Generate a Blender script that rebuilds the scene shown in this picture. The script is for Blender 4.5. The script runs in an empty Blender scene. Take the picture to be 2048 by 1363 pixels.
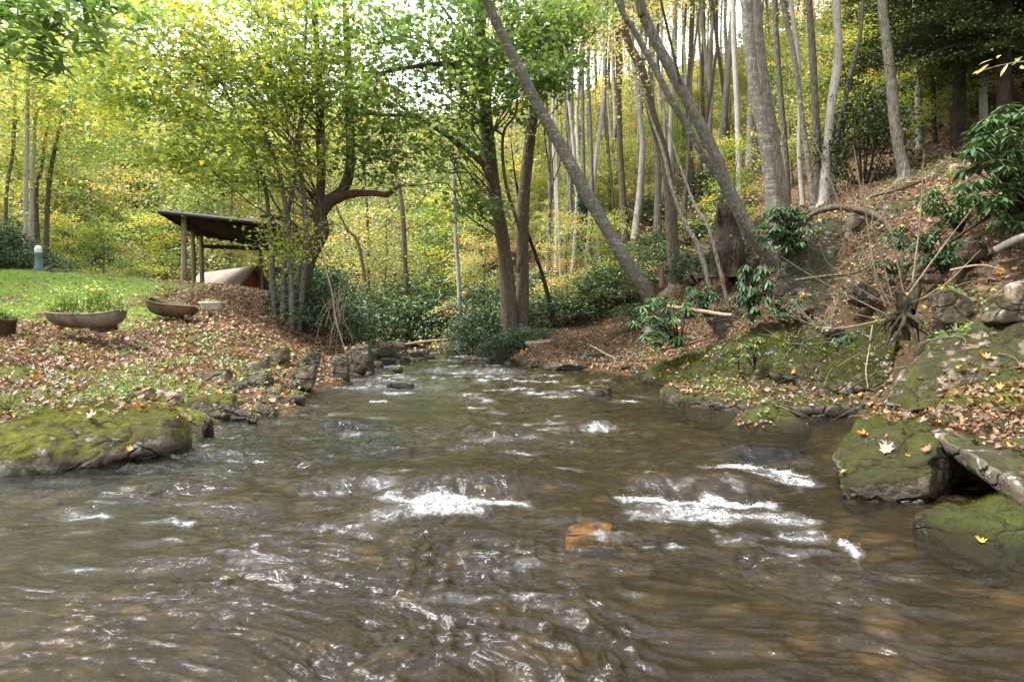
import bpy, bmesh, math, random
import numpy as np
from mathutils import Vector
from mathutils.bvhtree import BVHTree
R = math.radians
rng = np.random.default_rng(7)
random.seed(7)
SC = bpy.context.scene
COL = SC.collection

# ------------------------------------------------------------------ camera, sky, sun, exposure
F = 2048 * 24.0 / 36.0
CAMZ = 1.5
PITCH = math.atan(61.0 / F)
cam_d = bpy.data.cameras.new('camera'); cam = bpy.data.objects.new('camera', cam_d); COL.objects.link(cam)
cam_d.lens = 24; cam_d.sensor_width = 36; cam_d.clip_end = 2000; cam_d.clip_start = 0.05
cam.location = (0, 0, CAMZ); cam.rotation_euler = (math.pi / 2 - PITCH, 0, 0)
SC.camera = cam
SC.view_settings.view_transform = 'Standard'; SC.view_settings.look = 'None'
SC.view_settings.gamma = 1; SC.view_settings.exposure = 2.1
cy = SC.cycles
cy.max_bounces = 7; cy.diffuse_bounces = 4; cy.glossy_bounces = 2; cy.transmission_bounces = 4; cy.transparent_max_bounces = 6
cy.caustics_reflective = False; cy.caustics_refractive = False
cy.use_denoising = True; cy.use_adaptive_sampling = True; cy.adaptive_threshold = 0.02
cy.sample_clamp_indirect = 6
SUN_EL, SUN_AZ = R(58), R(-98)      # azimuth from +Y towards +X

w = bpy.data.worlds.new('World'); SC.world = w; w.use_nodes = True
nt = w.node_tree; nt.nodes.clear()
out = nt.nodes.new('ShaderNodeOutputWorld'); bg = nt.nodes.new('ShaderNodeBackground')
sky = nt.nodes.new('ShaderNodeTexSky'); sky.sky_type = 'NISHITA'; sky.sun_disc = False
sky.sun_elevation = SUN_EL; sky.sun_rotation = SUN_AZ; sky.air_density = 1.0; sky.dust_density = 3.0
# thin bright cloud cover over the blue: pale, slightly uneven
tc = nt.nodes.new('ShaderNodeTexCoord'); nz = nt.nodes.new('ShaderNodeTexNoise'); nz.inputs['Scale'].default_value = 2.2
nz.inputs['Detail'].default_value = 5
nt.links.new(tc.outputs['Generated'], nz.inputs['Vector'])
rp = nt.nodes.new('ShaderNodeValToRGB'); rp.color_ramp.elements[0].position = .3; rp.color_ramp.elements[1].position = .7
rp.color_ramp.elements[0].color = (5.5, 5.7, 6.2, 1); rp.color_ramp.elements[1].color = (8.4, 8.4, 8.6, 1)
nt.links.new(nz.outputs['Fac'], rp.inputs['Fac'])
mx = nt.nodes.new('ShaderNodeMix'); mx.data_type = 'RGBA'; mx.inputs[0].default_value = .75
nt.links.new(sky.outputs[0], mx.inputs[6]); nt.links.new(rp.outputs[0], mx.inputs[7])
nt.links.new(mx.outputs[2], bg.inputs['Color']); bg.inputs['Strength'].default_value = 0.13
nt.links.new(bg.outputs[0], out.inputs[0])
sd = bpy.data.lights.new('sun', 'SUN'); sun = bpy.data.objects.new('sun', sd); COL.objects.link(sun)
sd.energy = 2.6; sd.angle = R(18); sd.color = (1, .94, .82)
sun.rotation_euler = Vector((math.sin(SUN_AZ) * math.cos(SUN_EL), math.cos(SUN_AZ) * math.cos(SUN_EL), math.sin(SUN_EL))).to_track_quat('Z', 'Y').to_euler()

# ------------------------------------------------------------------ helpers
def W(px, py, Y):
    """point seen at pixel (px,py) of the 2048 photo, at world depth Y"""
    u = (px - 1024) / F; v = (681.5 - py) / F
    c, s = math.cos(PITCH), math.sin(PITCH)
    dy = c + v * s; dz = -s + v * c
    t = Y / dy
    return np.array([u * t, Y, CAMZ + dz * t])

_T2 = rng.random((256, 256)); _T3 = rng.random((48, 48, 48))
def n2(x, y, s=0):
    x = np.asarray(x, float) + s * 17.3 + 1000; y = np.asarray(y, float) + s * 31.7 + 1000
    xi = np.floor(x).astype(int); yi = np.floor(y).astype(int); fx = x - xi; fy = y - yi
    fx = fx * fx * fx * (fx * (fx * 6 - 15) + 10); fy = fy * fy * fy * (fy * (fy * 6 - 15) + 10)
    a = _T2[xi % 256, yi % 256]; b = _T2[(xi + 1) % 256, yi % 256]; c = _T2[xi % 256, (yi + 1) % 256]; d = _T2[(xi + 1) % 256, (yi + 1) % 256]
    return (a + (b - a) * fx + (c - a) * fy + (a - b - c + d) * fx * fy) * 2 - 1
def fbm2(x, y, o=4, s=0, g=.5):
    r = 0; a = 1; t = 0
    for i in range(o):
        r = r + a * n2(x * 2 ** i * (1 + .03 * i), y * 2 ** i * (1 + .03 * i), s + i * 3); t += a; a *= g
    return r / t
def n3(p, s=0):
    p = p + np.array([s * 7.7, s * 3.1, s * 5.3]) + 500
    i = np.floor(p).astype(int); f = p - i; f = f * f * (3 - 2 * f); r = 0
    for dx in (0, 1):
        for dy in (0, 1):
            for dz in (0, 1):
                wgt = (f[:, 0] if dx else 1 - f[:, 0]) * (f[:, 1] if dy else 1 - f[:, 1]) * (f[:, 2] if dz else 1 - f[:, 2])
                r = r + wgt * _T3[(i[:, 0] + dx) % 48, (i[:, 1] + dy) % 48, (i[:, 2] + dz) % 48]
    return r * 2 - 1
def fbm3(p, o=4, s=0, g=.5):
    r = 0; a = 1; t = 0
    for k in range(o):
        r = r + a * n3(p * 2.03 ** k, s + k); t += a; a *= g
    return r / t
def sstep(a, b, x):
    t = np.clip((np.asarray(x, float) - a) / (b - a), 0, 1); return t * t * (3 - 2 * t)

class Acc:
    """collects verts / faces / one float per vertex, becomes ONE mesh object"""
    def __init__(s): s.v = []; s.f = []; s.t = []; s.n = 0
    def add(s, v, f, t=0.5):
        v = np.asarray(v, float).reshape(-1, 3); f = np.asarray(f, int)
        s.v.append(v); s.f.append(f + s.n); s.t.append(np.broadcast_to(np.asarray(t, float), (len(v),))); s.n += len(v)
    def box(s, c, d, rz=0, t=.5, M=None):
        c = np.array(c, float); d = np.array(d, float) / 2
        v = np.array([[x, y, z] for x in (-1, 1) for y in (-1, 1) for z in (-1, 1)]) * d
        if M is not None: v = v @ np.array(M).T
        cz, sz = math.cos(rz), math.sin(rz); v = v @ np.array([[cz, sz, 0], [-sz, cz, 0], [0, 0, 1]])
        s.add(v + c, [[0, 1, 3, 2], [4, 6, 7, 5], [0, 4, 5, 1], [2, 3, 7, 6], [0, 2, 6, 4], [1, 5, 7, 3]], t)
    def mesh(s, name, smooth=True):
        me = bpy.data.meshes.new(name)
        if not s.v: return me
        v = np.concatenate(s.v); t = np.concatenate(s.t)
        me.vertices.add(len(v)); me.vertices.foreach_set('co', v.ravel())
        loops = np.concatenate([f.ravel() for f in s.f]); sizes = np.concatenate([np.full(len(f), f.shape[1]) for f in s.f])
        me.loops.add(len(loops)); me.loops.foreach_set('vertex_index', loops)
        me.polygons.add(len(sizes)); me.polygons.foreach_set('loop_start', np.concatenate([[0], np.cumsum(sizes)[:-1]])); me.polygons.foreach_set('loop_total', sizes)
        if smooth: me.polygons.foreach_set('use_smooth', np.ones(len(sizes), bool))
        a = me.attributes.new('tint', 'FLOAT', 'POINT'); a.data.foreach_set('value', t)
        me.update(calc_edges=True); return me
    def build(s, name, mat, parent=None, loc=None, smooth=True):
        me = s.mesh(name, smooth)
        if loc is not None:
            l = np.array(loc, float); co = np.empty(len(me.vertices) * 3); me.vertices.foreach_get('co', co)
            me.vertices.foreach_set('co', (co.reshape(-1, 3) - l).ravel()); me.update()
        me.materials.append(mat)
        o = bpy.data.objects.new(name, me); COL.objects.link(o)
        if parent is not None: o.parent = parent
        elif loc is not None: o.location = loc
        return o

def tag(o, label=None, cat=None, group=None, kind=None):
    if label: o['label'] = label
    if cat: o['category'] = cat
    if group: o['group'] = group
    if kind: o['kind'] = kind
    return o
def thing(name, label, cat, loc=(0, 0, 0), group=None):
    o = bpy.data.objects.new(name, None); COL.objects.link(o); o.location = loc; o.empty_display_size = .2
    return tag(o, label, cat, group)
def copy_tree(o, loc, rz=0, sc=1.0, label=None, group=None):
    r = o.copy(); COL.objects.link(r); r.location = loc; r.rotation_euler = (0, 0, rz); r.scale = (sc, sc, sc) if np.isscalar(sc) else sc
    if label: r['label'] = label
    if group: r['group'] = group
    for ch in list(o.children):
        c = ch.copy(); COL.objects.link(c); c.parent = r
    return r

def smooth_path(P, rad, n=4):
    P = np.asarray(P, float); rad = np.asarray(rad, float)
    if len(P) < 3 or n < 2: return P, rad
    E = np.vstack([2 * P[0] - P[1], P, 2 * P[-1] - P[-2]]); o = []; ro = []
    for i in range(len(P) - 1):
        p0, p1, p2, p3 = E[i:i + 4]
        for k in range(n):
            t = k / n
            o.append(.5 * (2 * p1 + (p2 - p0) * t + (2 * p0 - 5 * p1 + 4 * p2 - p3) * t * t + (3 * p1 - p0 - 3 * p2 + p3) * t ** 3)); ro.append(rad[i] * (1 - t) + rad[i + 1] * t)
    o.append(P[-1]); ro.append(rad[-1]); return np.array(o), np.array(ro)
def tube(acc, P, rad, sides=8, n=4, bump=0.0, t=.5, seed=0, flute=0):
    P, rad = smooth_path(P, rad, n); m = len(P)
    T = np.gradient(P, axis=0); T /= np.linalg.norm(T, axis=1)[:, None] + 1e-9
    ref = np.array([1., 0, 0]) if abs(T[0][0]) < .7 else np.array([0, 1., 0])
    A = np.cross(T, ref); A /= np.linalg.norm(A, axis=1)[:, None] + 1e-9; B = np.cross(T, A)
    th = np.linspace(0, 2 * math.pi, sides, endpoint=False)
    r = rad[:, None] * np.ones(sides)
    if flute: r = r * (1 + flute * np.cos(th * 5 + seed)[None, :] * np.exp(-np.linspace(0, 9, m))[:, None])
    V = P[:, None, :] + r[..., None] * (np.cos(th)[None, :, None] * A[:, None, :] + np.sin(th)[None, :, None] * B[:, None, :])
    V = V.reshape(-1, 3)
    if bump:
        D = V - np.repeat(P, sides, 0); V = V + D * (fbm3(V * (0.35 / max(rad.max(), .02)), 3, seed) * bump)[:, None]
    i = np.arange(m - 1)[:, None] * sides; j = np.arange(sides)[None, :]; j2 = (j + 1) % sides
    Fq = np.stack([i + j, i + j2, i + sides + j2, i + sides + j], -1).reshape(-1, 4)
    acc.add(V, Fq, t)
    acc.add(V[-sides:], [list(range(sides))], t)

LEAF = (np.array([[0, 0, 0], [-.36, .42, .1], [0, 1, -.12], [.36, .42, .1]]), np.array([[0, 2, 1], [0, 3, 2]]))
_m = [(0, 0), (-.28, -.08), (-.22, .1), (-.62, .28), (-.36, .42), (-.44, .78), (-.14, .62), (0, 1.08), (.14, .62), (.44, .78), (.36, .42), (.62, .28), (.22, .1), (.28, -.08)]
MAPLE = (np.array([[0, .32, .09]] + [[x, y, -.16 * (x * x) - .13 * max(0, y - .5)] for x, y in _m]), np.array([[0, i, i % 14 + 1] for i in range(1, 15)]))
MAPLE_S = (np.array([[0, 0, 0], [-.5, .2, -.08], [-.22, .45, .03], [0, 1, -.12], [.22, .45, .03], [.5, .2, -.08]]), np.array([[0, 2, 1], [0, 3, 2], [0, 4, 3], [0, 5, 4]]))
_c = MAPLE[0].copy(); _c[:, 2] = 1.1 * _c[:, 0] ** 2 + .5 * (_c[:, 1] - .3) ** 2 - .3 * _c[:, 0] * (_c[:, 1] - .3)
CURL = (_c, MAPLE[1])
CURL2 = (np.array([[0, 0, .05], [-.26, .3, .2], [0, .4, 0], [.26, .3, .2], [-.2, .75, .25], [0, 1, .22], [.22, .7, .1]]), np.array([[0, 2, 1], [0, 3, 2], [1, 2, 4], [2, 5, 4], [2, 6, 5], [2, 3, 6]]))
RHODO = (np.array([[0, 0, 0], [-.1, .3, .0], [0, .35, -.03], [.1, .3, .0], [-.12, .65, -.04], [0, .68, -.09], [.12, .65, -.04], [0, 1, -.2]]),
         np.array([[0, 2, 1], [0, 3, 2], [1, 2, 4], [2, 5, 4], [2, 6, 5], [2, 3, 6], [4, 5, 7], [5, 6, 7]]))
BLADE = (np.array([[-.04, 0, 0], [.04, 0, 0], [.03, .25, .55], [-.03, .25, .55], [0, .6, .9]]), np.array([[0, 1, 2], [0, 2, 3], [3, 2, 4]]))
def scatter(acc, tmpl, pos, size, tint, tilt=.6, nrm=None, yaw=None, pitch=0.0):
    """leaf copies: normal = nrm tilted at random, direction = yaw"""
    N = len(pos); pos = np.asarray(pos)
    if N == 0: return
    size = np.broadcast_to(size, (N,)); tint = np.broadcast_to(tint, (N,))
    if nrm is None: nrm = np.tile([0., 0, 1], (N, 1))
    Z = nrm + rng.normal(0, tilt, (N, 3)); Z /= np.linalg.norm(Z, axis=1)[:, None]
    if yaw is None: yaw = rng.uniform(0, 2 * math.pi, N)
    D = np.stack([np.cos(yaw), np.sin(yaw), np.full(N, pitch)], 1)
    Yv = D - (D * Z).sum(1)[:, None] * Z; Yv /= np.linalg.norm(Yv, axis=1)[:, None] + 1e-9
    X = np.cross(Yv, Z)
    V, Fc = tmpl; V = np.asarray(V)
    P = pos[:, None, :] + size[:, None, None] * (V[None, :, 0, None] * X[:, None] + V[None, :, 1, None] * Yv[:, None] + V[None, :, 2, None] * Z[:, None])
    FF = Fc[None] + (np.arange(N) * len(V))[:, None, None]
    acc.add(P.reshape(-1, 3), FF.reshape(-1, Fc.shape[1]), np.repeat(tint, len(V)))

# ------------------------------------------------------------------ materials
class NT:
    def __init__(s, name):
        s.m = bpy.data.materials.new(name); s.m.use_nodes = True; s.t = s.m.node_tree; s.t.nodes.clear()
        s.out = s.N('OutputMaterial')
    def N(s, k, **kw):
        n = s.t.nodes.new('ShaderNode' + k)
        for a, b in kw.items(): setattr(n, a, b)
        return n
    def L(s, a, b): s.t.links.new(a, b)
    def S(s, sock, v):
        if hasattr(v, 'is_linked') or isinstance(v, bpy.types.NodeSocket): s.L(v, sock)
        elif isinstance(v, (tuple, list)) and len(v) == 3 and sock.type == 'RGBA': sock.default_value = (*v, 1)
        else: sock.default_value = v
    def pos(s): return s.N('NewGeometry').outputs['Position']
    def obj(s): return s.N('TexCoord').outputs['Object']
    def attr(s, a): return s.N('Attribute', attribute_name=a).outputs['Fac']
    def noise(s, vec, scale, detail=4, rough=.55, dist=0):
        n = s.N('TexNoise'); s.L(vec, n.inputs['Vector']); n.inputs['Scale'].default_value = scale; n.inputs['Detail'].default_value = detail
        n.inputs['Roughness'].default_value = rough; n.inputs['Distortion'].default_value = dist; return n.outputs['Fac']
    def voro(s, vec, scale, out='Color', feat='F1'):
        n = s.N('TexVoronoi', feature=feat); s.L(vec, n.inputs['Vector']); n.inputs['Scale'].default_value = scale; return n.outputs[out]
    def map(s, vec, sc): 
        n = s.N('Mapping'); s.L(vec, n.inputs[0]); n.inputs['Scale'].default_value = sc; return n.outputs[0]
    def ramp(s, fac, stops, interp='LINEAR'):
        n = s.N('ValToRGB'); cr = n.color_ramp; cr.interpolation = interp
        while len(cr.elements) < len(stops): cr.elements.new(.5)
        for e, (p, c) in zip(cr.elements, stops): e.position = p; e.color = (*c, 1) if not np.isscalar(c) else (c, c, c, 1)
        s.S(n.inputs[0], fac); return n.outputs[0]
    def mix(s, f, a, b, bt='MIX'):
        n = s.N('Mix', data_type='RGBA', blend_type=bt); s.S(n.inputs[0], f); s.S(n.inputs[6], a); s.S(n.inputs[7], b); return n.outputs[2]
    def math(s, op, a, b=0.0, c=None):
        n = s.N('Math', operation=op); s.S(n.inputs[0], a); s.S(n.inputs[1], b)
        if c is not None: s.S(n.inputs[2], c)
        return n.outputs[0]
    def bump(s, h, st=.5, d=.02, nrm=None):
        n = s.N('Bump'); s.S(n.inputs['Height'], h); n.inputs['Strength'].default_value = st; n.inputs['Distance'].default_value = d
        if nrm is not None: s.L(nrm, n.inputs['Normal'])
        return n.outputs[0]
    def nz(s):
        g = s.N('NewGeometry'); x = s.N('SeparateXYZ'); s.L(g.outputs['Normal'], x.inputs[0]); return x.outputs[2]
    def zed(s):
        x = s.N('SeparateXYZ'); s.L(s.pos(), x.inputs[0]); return x.outputs[2]
    def fin(s, col, rough=.8, nrm=None, spec=.3, **kw):
        b = s.N('BsdfPrincipled'); s.S(b.inputs['Base Color'], col); s.S(b.inputs['Roughness'], rough); s.S(b.inputs['Specular IOR Level'], spec)
        if nrm is not None: s.L(nrm, b.inputs['Normal'])
        for k, v in kw.items(): s.S(b.inputs[k], v)
        s.L(b.outputs[0], s.out.inputs[0]); return s.m

def leaf_mat(name, stops, trans=.5, gloss=.05, rough=.4, var=.25):
    k = NT(name)
    info = k.N('ObjectInfo').outputs['Random']
    t = k.math('ADD', k.attr('tint'), k.math('MULTIPLY', k.math('SUBTRACT', info, .5), var))
    c = k.ramp(t, stops)
    d = k.N('BsdfDiffuse'); tr = k.N('BsdfTranslucent'); k.L(c, d.inputs[0])
    k.L(k.mix(1.0, c, (1.12, 1.08, .7), 'MULTIPLY'), tr.inputs[0])
    m1 = k.N('MixShader'); m1.inputs[0].default_value = trans; k.L(d.outputs[0], m1.inputs[1]); k.L(tr.outputs[0], m1.inputs[2])
    g = k.N('BsdfGlossy'); g.inputs['Roughness'].default_value = rough; g.inputs[0].default_value = (.9, .95, 1, 1)
    m2 = k.N('MixShader'); m2.inputs[0].default_value = gloss; k.L(m1.outputs[0], m2.inputs[1]); k.L(g.outputs[0], m2.inputs[2])
    k.L(m2.outputs[0], k.out.inputs[0]); return k.m
M = {}
M['leaf_maple'] = leaf_mat('maple_leaf', [(0, (.07, .15, .04)), (.4, (.24, .36, .08)), (.7, (.45, .50, .11)), (.88, (.62, .54, .08)), (1, (.65, .33, .05))], trans=.6)
M['leaf_green'] = leaf_mat('green_leaf', [(0, (.06, .13, .04)), (.5, (.18, .29, .08)), (.85, (.36, .45, .11)), (1, (.5, .46, .08))], gloss=.06, trans=.55)
M['leaf_yellow'] = leaf_mat('yellow_green_leaf', [(0, (.13, .20, .06)), (.35, (.30, .36, .15)), (.65, (.50, .49, .22)), (.88, (.64, .50, .18)), (1, (.55, .30, .12))], var=.5, trans=.55)
M['leaf_dark'] = leaf_mat('evergreen_leaf', [(0, (.018, .038, .016)), (.5, (.042, .082, .03)), (.85, (.11, .16, .05)), (1, (.26, .27, .07))], trans=.2, gloss=.045, rough=.45, var=.5)
M['leaf_rhodo'] = leaf_mat('rhododendron_leaf', [(0, (.020, .045, .020)), (.5, (.042, .092, .036)), (.88, (.13, .20, .07)), (1, (.38, .34, .08))], trans=.2, gloss=.04, rough=.45)
M['needle'] = leaf_mat('hemlock_needle', [(0, (.022, .034, .014)), (.6, (.05, .075, .028)), (1, (.10, .13, .05))], trans=.2, gloss=.03)
M['litter'] = leaf_mat('fallen_leaf', [(0, (.055, .032, .02)), (.3, (.13, .075, .04)), (.6, (.24, .145, .085)), (.8, (.38, .26, .17)), (.9, (.45, .16, .04)), (.97, (.62, .30, .04)), (1, (.68, .40, .05))], trans=.15, gloss=.05, var=0)
M['grass'] = leaf_mat('grass_blade', [(0, (.05, .11, .015)), (.6, (.13, .23, .03)), (1, (.26, .32, .06))], trans=.4, gloss=.04, var=0)
M['moss_tuft'] = leaf_mat('moss_tuft', [(0, (.03, .045, .006)), (.5, (.09, .115, .012)), (1, (.20, .21, .02))], trans=.2, gloss=.0, var=0)

def bark(name, c0, c1, lichen=.3, lich=(.42, .42, .38), stretch=.35, bs=.9, ring=0):
    k = NT(name); p = k.obj(); q = k.map(p, (1, 1, stretch)); n1 = k.noise(q, 14, 5, .65); n2_ = k.noise(p, 2.3, 4); v = k.voro(k.map(p, (1, 1, .22)), 26, 'Distance')
    c = k.mix(k.math('MULTIPLY', n1, 1.1), c0, c1)
    c = k.mix(k.ramp(v, [(0, .0), (.5, .75)]), tuple(x * .45 for x in c0), c)
    l = k.ramp(k.noise(k.map(p, (1, 1, .55)), 13, 6, .7), [(.60 - lichen * .12, 0), (.74 - lichen * .1, 1)])
    c = k.mix(k.math('MULTIPLY', l, .5), c, lich)
    c = k.mix(k.math('MULTIPLY', k.ramp(n2_, [(.45, 0), (.7, 1)]), .35), c, (.08, .10, .035))
    h = k.math('ADD', k.math('MULTIPLY', v, 1.0), k.math('MULTIPLY', n1, 1.2))
    if ring:
        r = k.noise(k.map(p, (.6, .6, 9)), 3, 3); c = k.mix(k.math('MULTIPLY', k.ramp(k.math('ADD', k.math('MULTIPLY', r, .5), k.math('MULTIPLY', k.noise(p, 9, 5, .7), .5)), [(.52, 0), (.62, 1)]), ring), c, lich)
    return k.fin(c, .9, k.bump(h, bs, .03), .15)
M['bark_grey'] = bark('grey_bark', (.095, .085, .072), (.24, .215, .185), .5)
M['bark_rough'] = bark('rough_brown_bark', (.075, .055, .04), (.20, .155, .12), .25, bs=1)
M['bark_pale'] = bark('pale_smooth_bark', (.30, .275, .25), (.50, .47, .43), .3, (.55, .54, .50), 1, .25)
M['bark_cherry'] = bark('banded_lichen_bark', (.10, .088, .074), (.225, .20, .17), .55, (.40, .40, .36), .8, .5, ring=.5)
M['bark_dark'] = bark('dark_twig_bark', (.022, .016, .012), (.07, .05, .038), .05)
M['bark_red'] = bark('reddish_dead_wood', (.09, .045, .03), (.22, .11, .075), .05)
M['twig'] = bark('tan_twig', (.30, .21, .15), (.48, .38, .28), .1, bs=.3)

def rock_mat(name, base, moss, mosscol=((.028, .036, .007), (.11, .12, .013)), lichen=.2, wet=True, lc=(.40, .42, .38), dirt=.5):
    k = NT(name); p = k.pos(); n1 = k.noise(p, 2.2, 6, .6); n2_ = k.noise(p, 11, 6, .7); n3_ = k.noise(p, 55, 4, .7)
    c = k.mix(k.ramp(n1, [(.3, 0), (.7, 1)]), tuple(b * .45 for b in base), base)
    c = k.mix(k.math('MULTIPLY', k.ramp(n2_, [(.35, 0), (.65, 1)]), .6), c, tuple(min(1, b * 1.5) for b in base))
    c = k.mix(k.ramp(k.noise(p, 5, 7, .75), [(.48, 0), (.60, dirt)]), c, (.05, .04, .025))
    c = k.mix(k.ramp(k.noise(p, 6.3, 5, .7), [(.60 - lichen * .25, 0), (.63 - lichen * .2, .8)]), c, lc)
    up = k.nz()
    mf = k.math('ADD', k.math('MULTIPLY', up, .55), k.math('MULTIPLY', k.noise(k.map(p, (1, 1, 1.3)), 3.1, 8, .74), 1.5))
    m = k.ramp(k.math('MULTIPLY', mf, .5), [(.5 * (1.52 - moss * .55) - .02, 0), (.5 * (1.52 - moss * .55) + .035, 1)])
    n4 = k.noise(p, 90, 3, .8)
    mc = k.mix(k.ramp(k.math('ADD', k.math('MULTIPLY', n2_, .7), k.math('MULTIPLY', n4, .35)), [(.38, 0), (.66, 1)]), mosscol[0], mosscol[1])
    mc = k.mix(k.ramp(k.noise(p, 1.7, 5, .6), [(.42, .75), (.6, 0)]), mc, (.045, .040, .014))
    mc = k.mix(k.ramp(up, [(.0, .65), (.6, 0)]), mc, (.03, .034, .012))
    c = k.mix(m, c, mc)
    rough = .85
    if wet:
        wf = k.ramp(k.math('ADD', k.zed(), k.math('MULTIPLY', n1, .12)), [(.12, 1), (.24, 0)])
        c = k.mix(k.math('MULTIPLY', wf, .8), c, (.02, .016, .01)); rough = k.math('SUBTRACT', .88, k.math('MULTIPLY', wf, .55))
    wp = k.N('VectorMath', operation='ADD'); k.L(p, wp.inputs[0]); nn_ = k.N('TexNoise'); k.L(p, nn_.inputs['Vector']); nn_.inputs['Scale'].default_value = 2.5; nn_.inputs['Detail'].default_value = 4
    sc_ = k.N('VectorMath', operation='SCALE'); k.L(nn_.outputs['Color'], sc_.inputs[0]); sc_.inputs['Scale'].default_value = .45; k.L(sc_.outputs[0], wp.inputs[1])
    cr = k.voro(k.map(wp.outputs[0], (1, 1, 1.9)), 1.9, 'Distance', 'DISTANCE_TO_EDGE'); crk = k.ramp(cr, [(.0, 1), (.035, 0)])
    c = k.mix(k.math('MULTIPLY', k.math('MULTIPLY', crk, .9), k.ramp(k.noise(p, 1.3, 3), [(.42, 0), (.6, 1)])), c, (.012, .010, .006))
    h = k.math('SUBTRACT', n2_, k.math('MULTIPLY', k.ramp(cr, [(.0, 1), (.07, 0)]), 1.3))
    h = k.math('ADD', k.math('ADD', h, k.math('MULTIPLY', n3_, .35)), k.math('MULTIPLY', m, k.math('ADD', k.math('MULTIPLY', n4, 1.3), .3)))
    return k.fin(c, rough, k.bump(h, 1, .035), .35)
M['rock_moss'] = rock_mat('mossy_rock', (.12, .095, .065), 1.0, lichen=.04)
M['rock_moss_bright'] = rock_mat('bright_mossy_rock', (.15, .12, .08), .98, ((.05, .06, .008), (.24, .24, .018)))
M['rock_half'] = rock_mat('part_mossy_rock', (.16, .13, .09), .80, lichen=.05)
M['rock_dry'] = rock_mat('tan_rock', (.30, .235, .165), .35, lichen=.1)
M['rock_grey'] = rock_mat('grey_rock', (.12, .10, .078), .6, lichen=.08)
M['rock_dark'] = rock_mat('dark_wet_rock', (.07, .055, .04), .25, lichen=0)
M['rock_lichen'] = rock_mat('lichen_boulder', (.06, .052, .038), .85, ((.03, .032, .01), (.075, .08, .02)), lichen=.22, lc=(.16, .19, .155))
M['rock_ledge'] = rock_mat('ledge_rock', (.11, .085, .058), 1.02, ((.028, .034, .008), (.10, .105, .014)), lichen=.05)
M['rock_orange'] = rock_mat('orange_stone', (.36, .17, .06), .0, lichen=.0, wet=False, dirt=.3)

# ground: lawn / litter / soil from attributes, real surface pattern
def ground_mat():
    k = NT('bank_ground'); p = k.pos()
    v1 = k.N('TexVoronoi'); k.L(p, v1.inputs['Vector']); v1.inputs['Scale'].default_value = 11
    sp = k.N('SeparateXYZ'); k.L(v1.outputs['Color'], sp.inputs[0])
    lit = k.ramp(sp.outputs[0], [(0, (.05, .03, .018)), (.35, (.13, .08, .048)), (.7, (.17, .11, .07)), (.93, (.23, .155, .10)), (1, (.28, .12, .04))])
    lit = k.mix(k.ramp(v1.outputs['Distance'], [(.25, 0), (.6, .6)]), lit, (.03, .02, .012))
    gn = k.noise(p, 3, 6, .7)
    gr = k.mix(k.ramp(k.noise(p, 40, 4, .7), [(.3, 0), (.7, 1)]), (.06, .11, .016), (.17, .25, .04))
    gr = k.mix(k.ramp(gn, [(.55, 0), (.72, .6)]), gr, (.13, .12, .045))
    lit = k.mix(k.ramp(k.noise(p, 1.3, 6, .65), [(.52, 0), (.62, .8)]), lit, k.mix(k.noise(p, 25, 4), (.02, .014, .008), (.07, .065, .02)))
    soil = k.mix(k.noise(p, 9, 5), (.035, .024, .015), (.10, .07, .045))
    lawn = k.attr('tint')
    c = k.mix(lawn, lit, gr)
    c = k.mix(k.ramp(k.nz(), [(.5, 1), (.78, 0)]), c, soil)
    v2 = k.N('TexVoronoi'); k.L(p, v2.inputs['Vector']); v2.inputs['Scale'].default_value = 4.5; s2 = k.N('SeparateXYZ'); k.L(v2.outputs['Color'], s2.inputs[0])
    bed = k.ramp(s2.outputs[1], [(0, (.025, .02, .012)), (.45, (.10, .074, .040)), (.8, (.19, .145, .085)), (1, (.30, .21, .11))]); bed = k.mix(k.ramp(v2.outputs['Distance'], [(.3, 0), (.6, .8)]), bed, (.02, .016, .01))
    c = k.mix(k.ramp(k.zed(), [(-.08, 1), (.02, 0)]), c, bed)
    c = k.mix(k.ramp(k.zed(), [(.02, .6), (.12, 0)]), c, (.03, .02, .012))
    h = k.math('ADD', k.math('MULTIPLY', v1.outputs['Distance'], -1.0), k.noise(p, 30, 4))
    return k.fin(c, .9, k.bump(h, .9, .04), .1)
M['ground'] = ground_mat()

# ------------------------------------------------------------------ terrain
CP = []
def cpx(*L):
    for a in L: CP.append(W(*a))
def craw(*L):
    for a in L: CP.append(np.array(a, float))
craw(*[(x, y, -.38) for x, y in [(-1, 1.5), (-1, 5), (0, 8), (.3, 11), (-.5, 14), (-.8, 17), (-1.6, 20), (-3.2, 24), (-5.5, 27.3), (-9, 30), (-14, 33), (-22, 35.5), (-40, 37), (-3, 3), (1.8, 3),
     (-5, -3), (1, -4), (-2.5, 6), (1.7, 6), (3.0, 8.2), (-2.4, 8.6), (2.2, 10.3), (-6, 1.5), (-2, 12), (1.4, 13), (1.2, 15.2), (-2.3, 15.5), (-10, -12), (0, -14)]])
craw(*[(x, y, 0) for x, y in [(-5.1, 6.3), (-4.0, 7.6), (-3.9, 9.0), (-3.1, 10.0), (-3.6, 11.5), (-3.4, 13.5), (-3.5, 16.3), (-4.7, 19), (-6.3, 24), (-9, 27.6), (-14, 30.6), (-22, 33),
     (-7, 4.8), (-9, 2), (-10, -4), (3.1, 1), (3.4, 3.6), (3.5, 5.4), (4.5, 8.0), (5.0, 9.3), (4.4, 11), (3.4, 12.8), (2.5, 15), (.9, 17.2), (.2, 20), (-.6, 22.7), (-1.9, 25), (-3.6, 27.8), (-7.5, 32.5), (-13, 36), (-22, 38.5), (4, -6)]])
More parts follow.
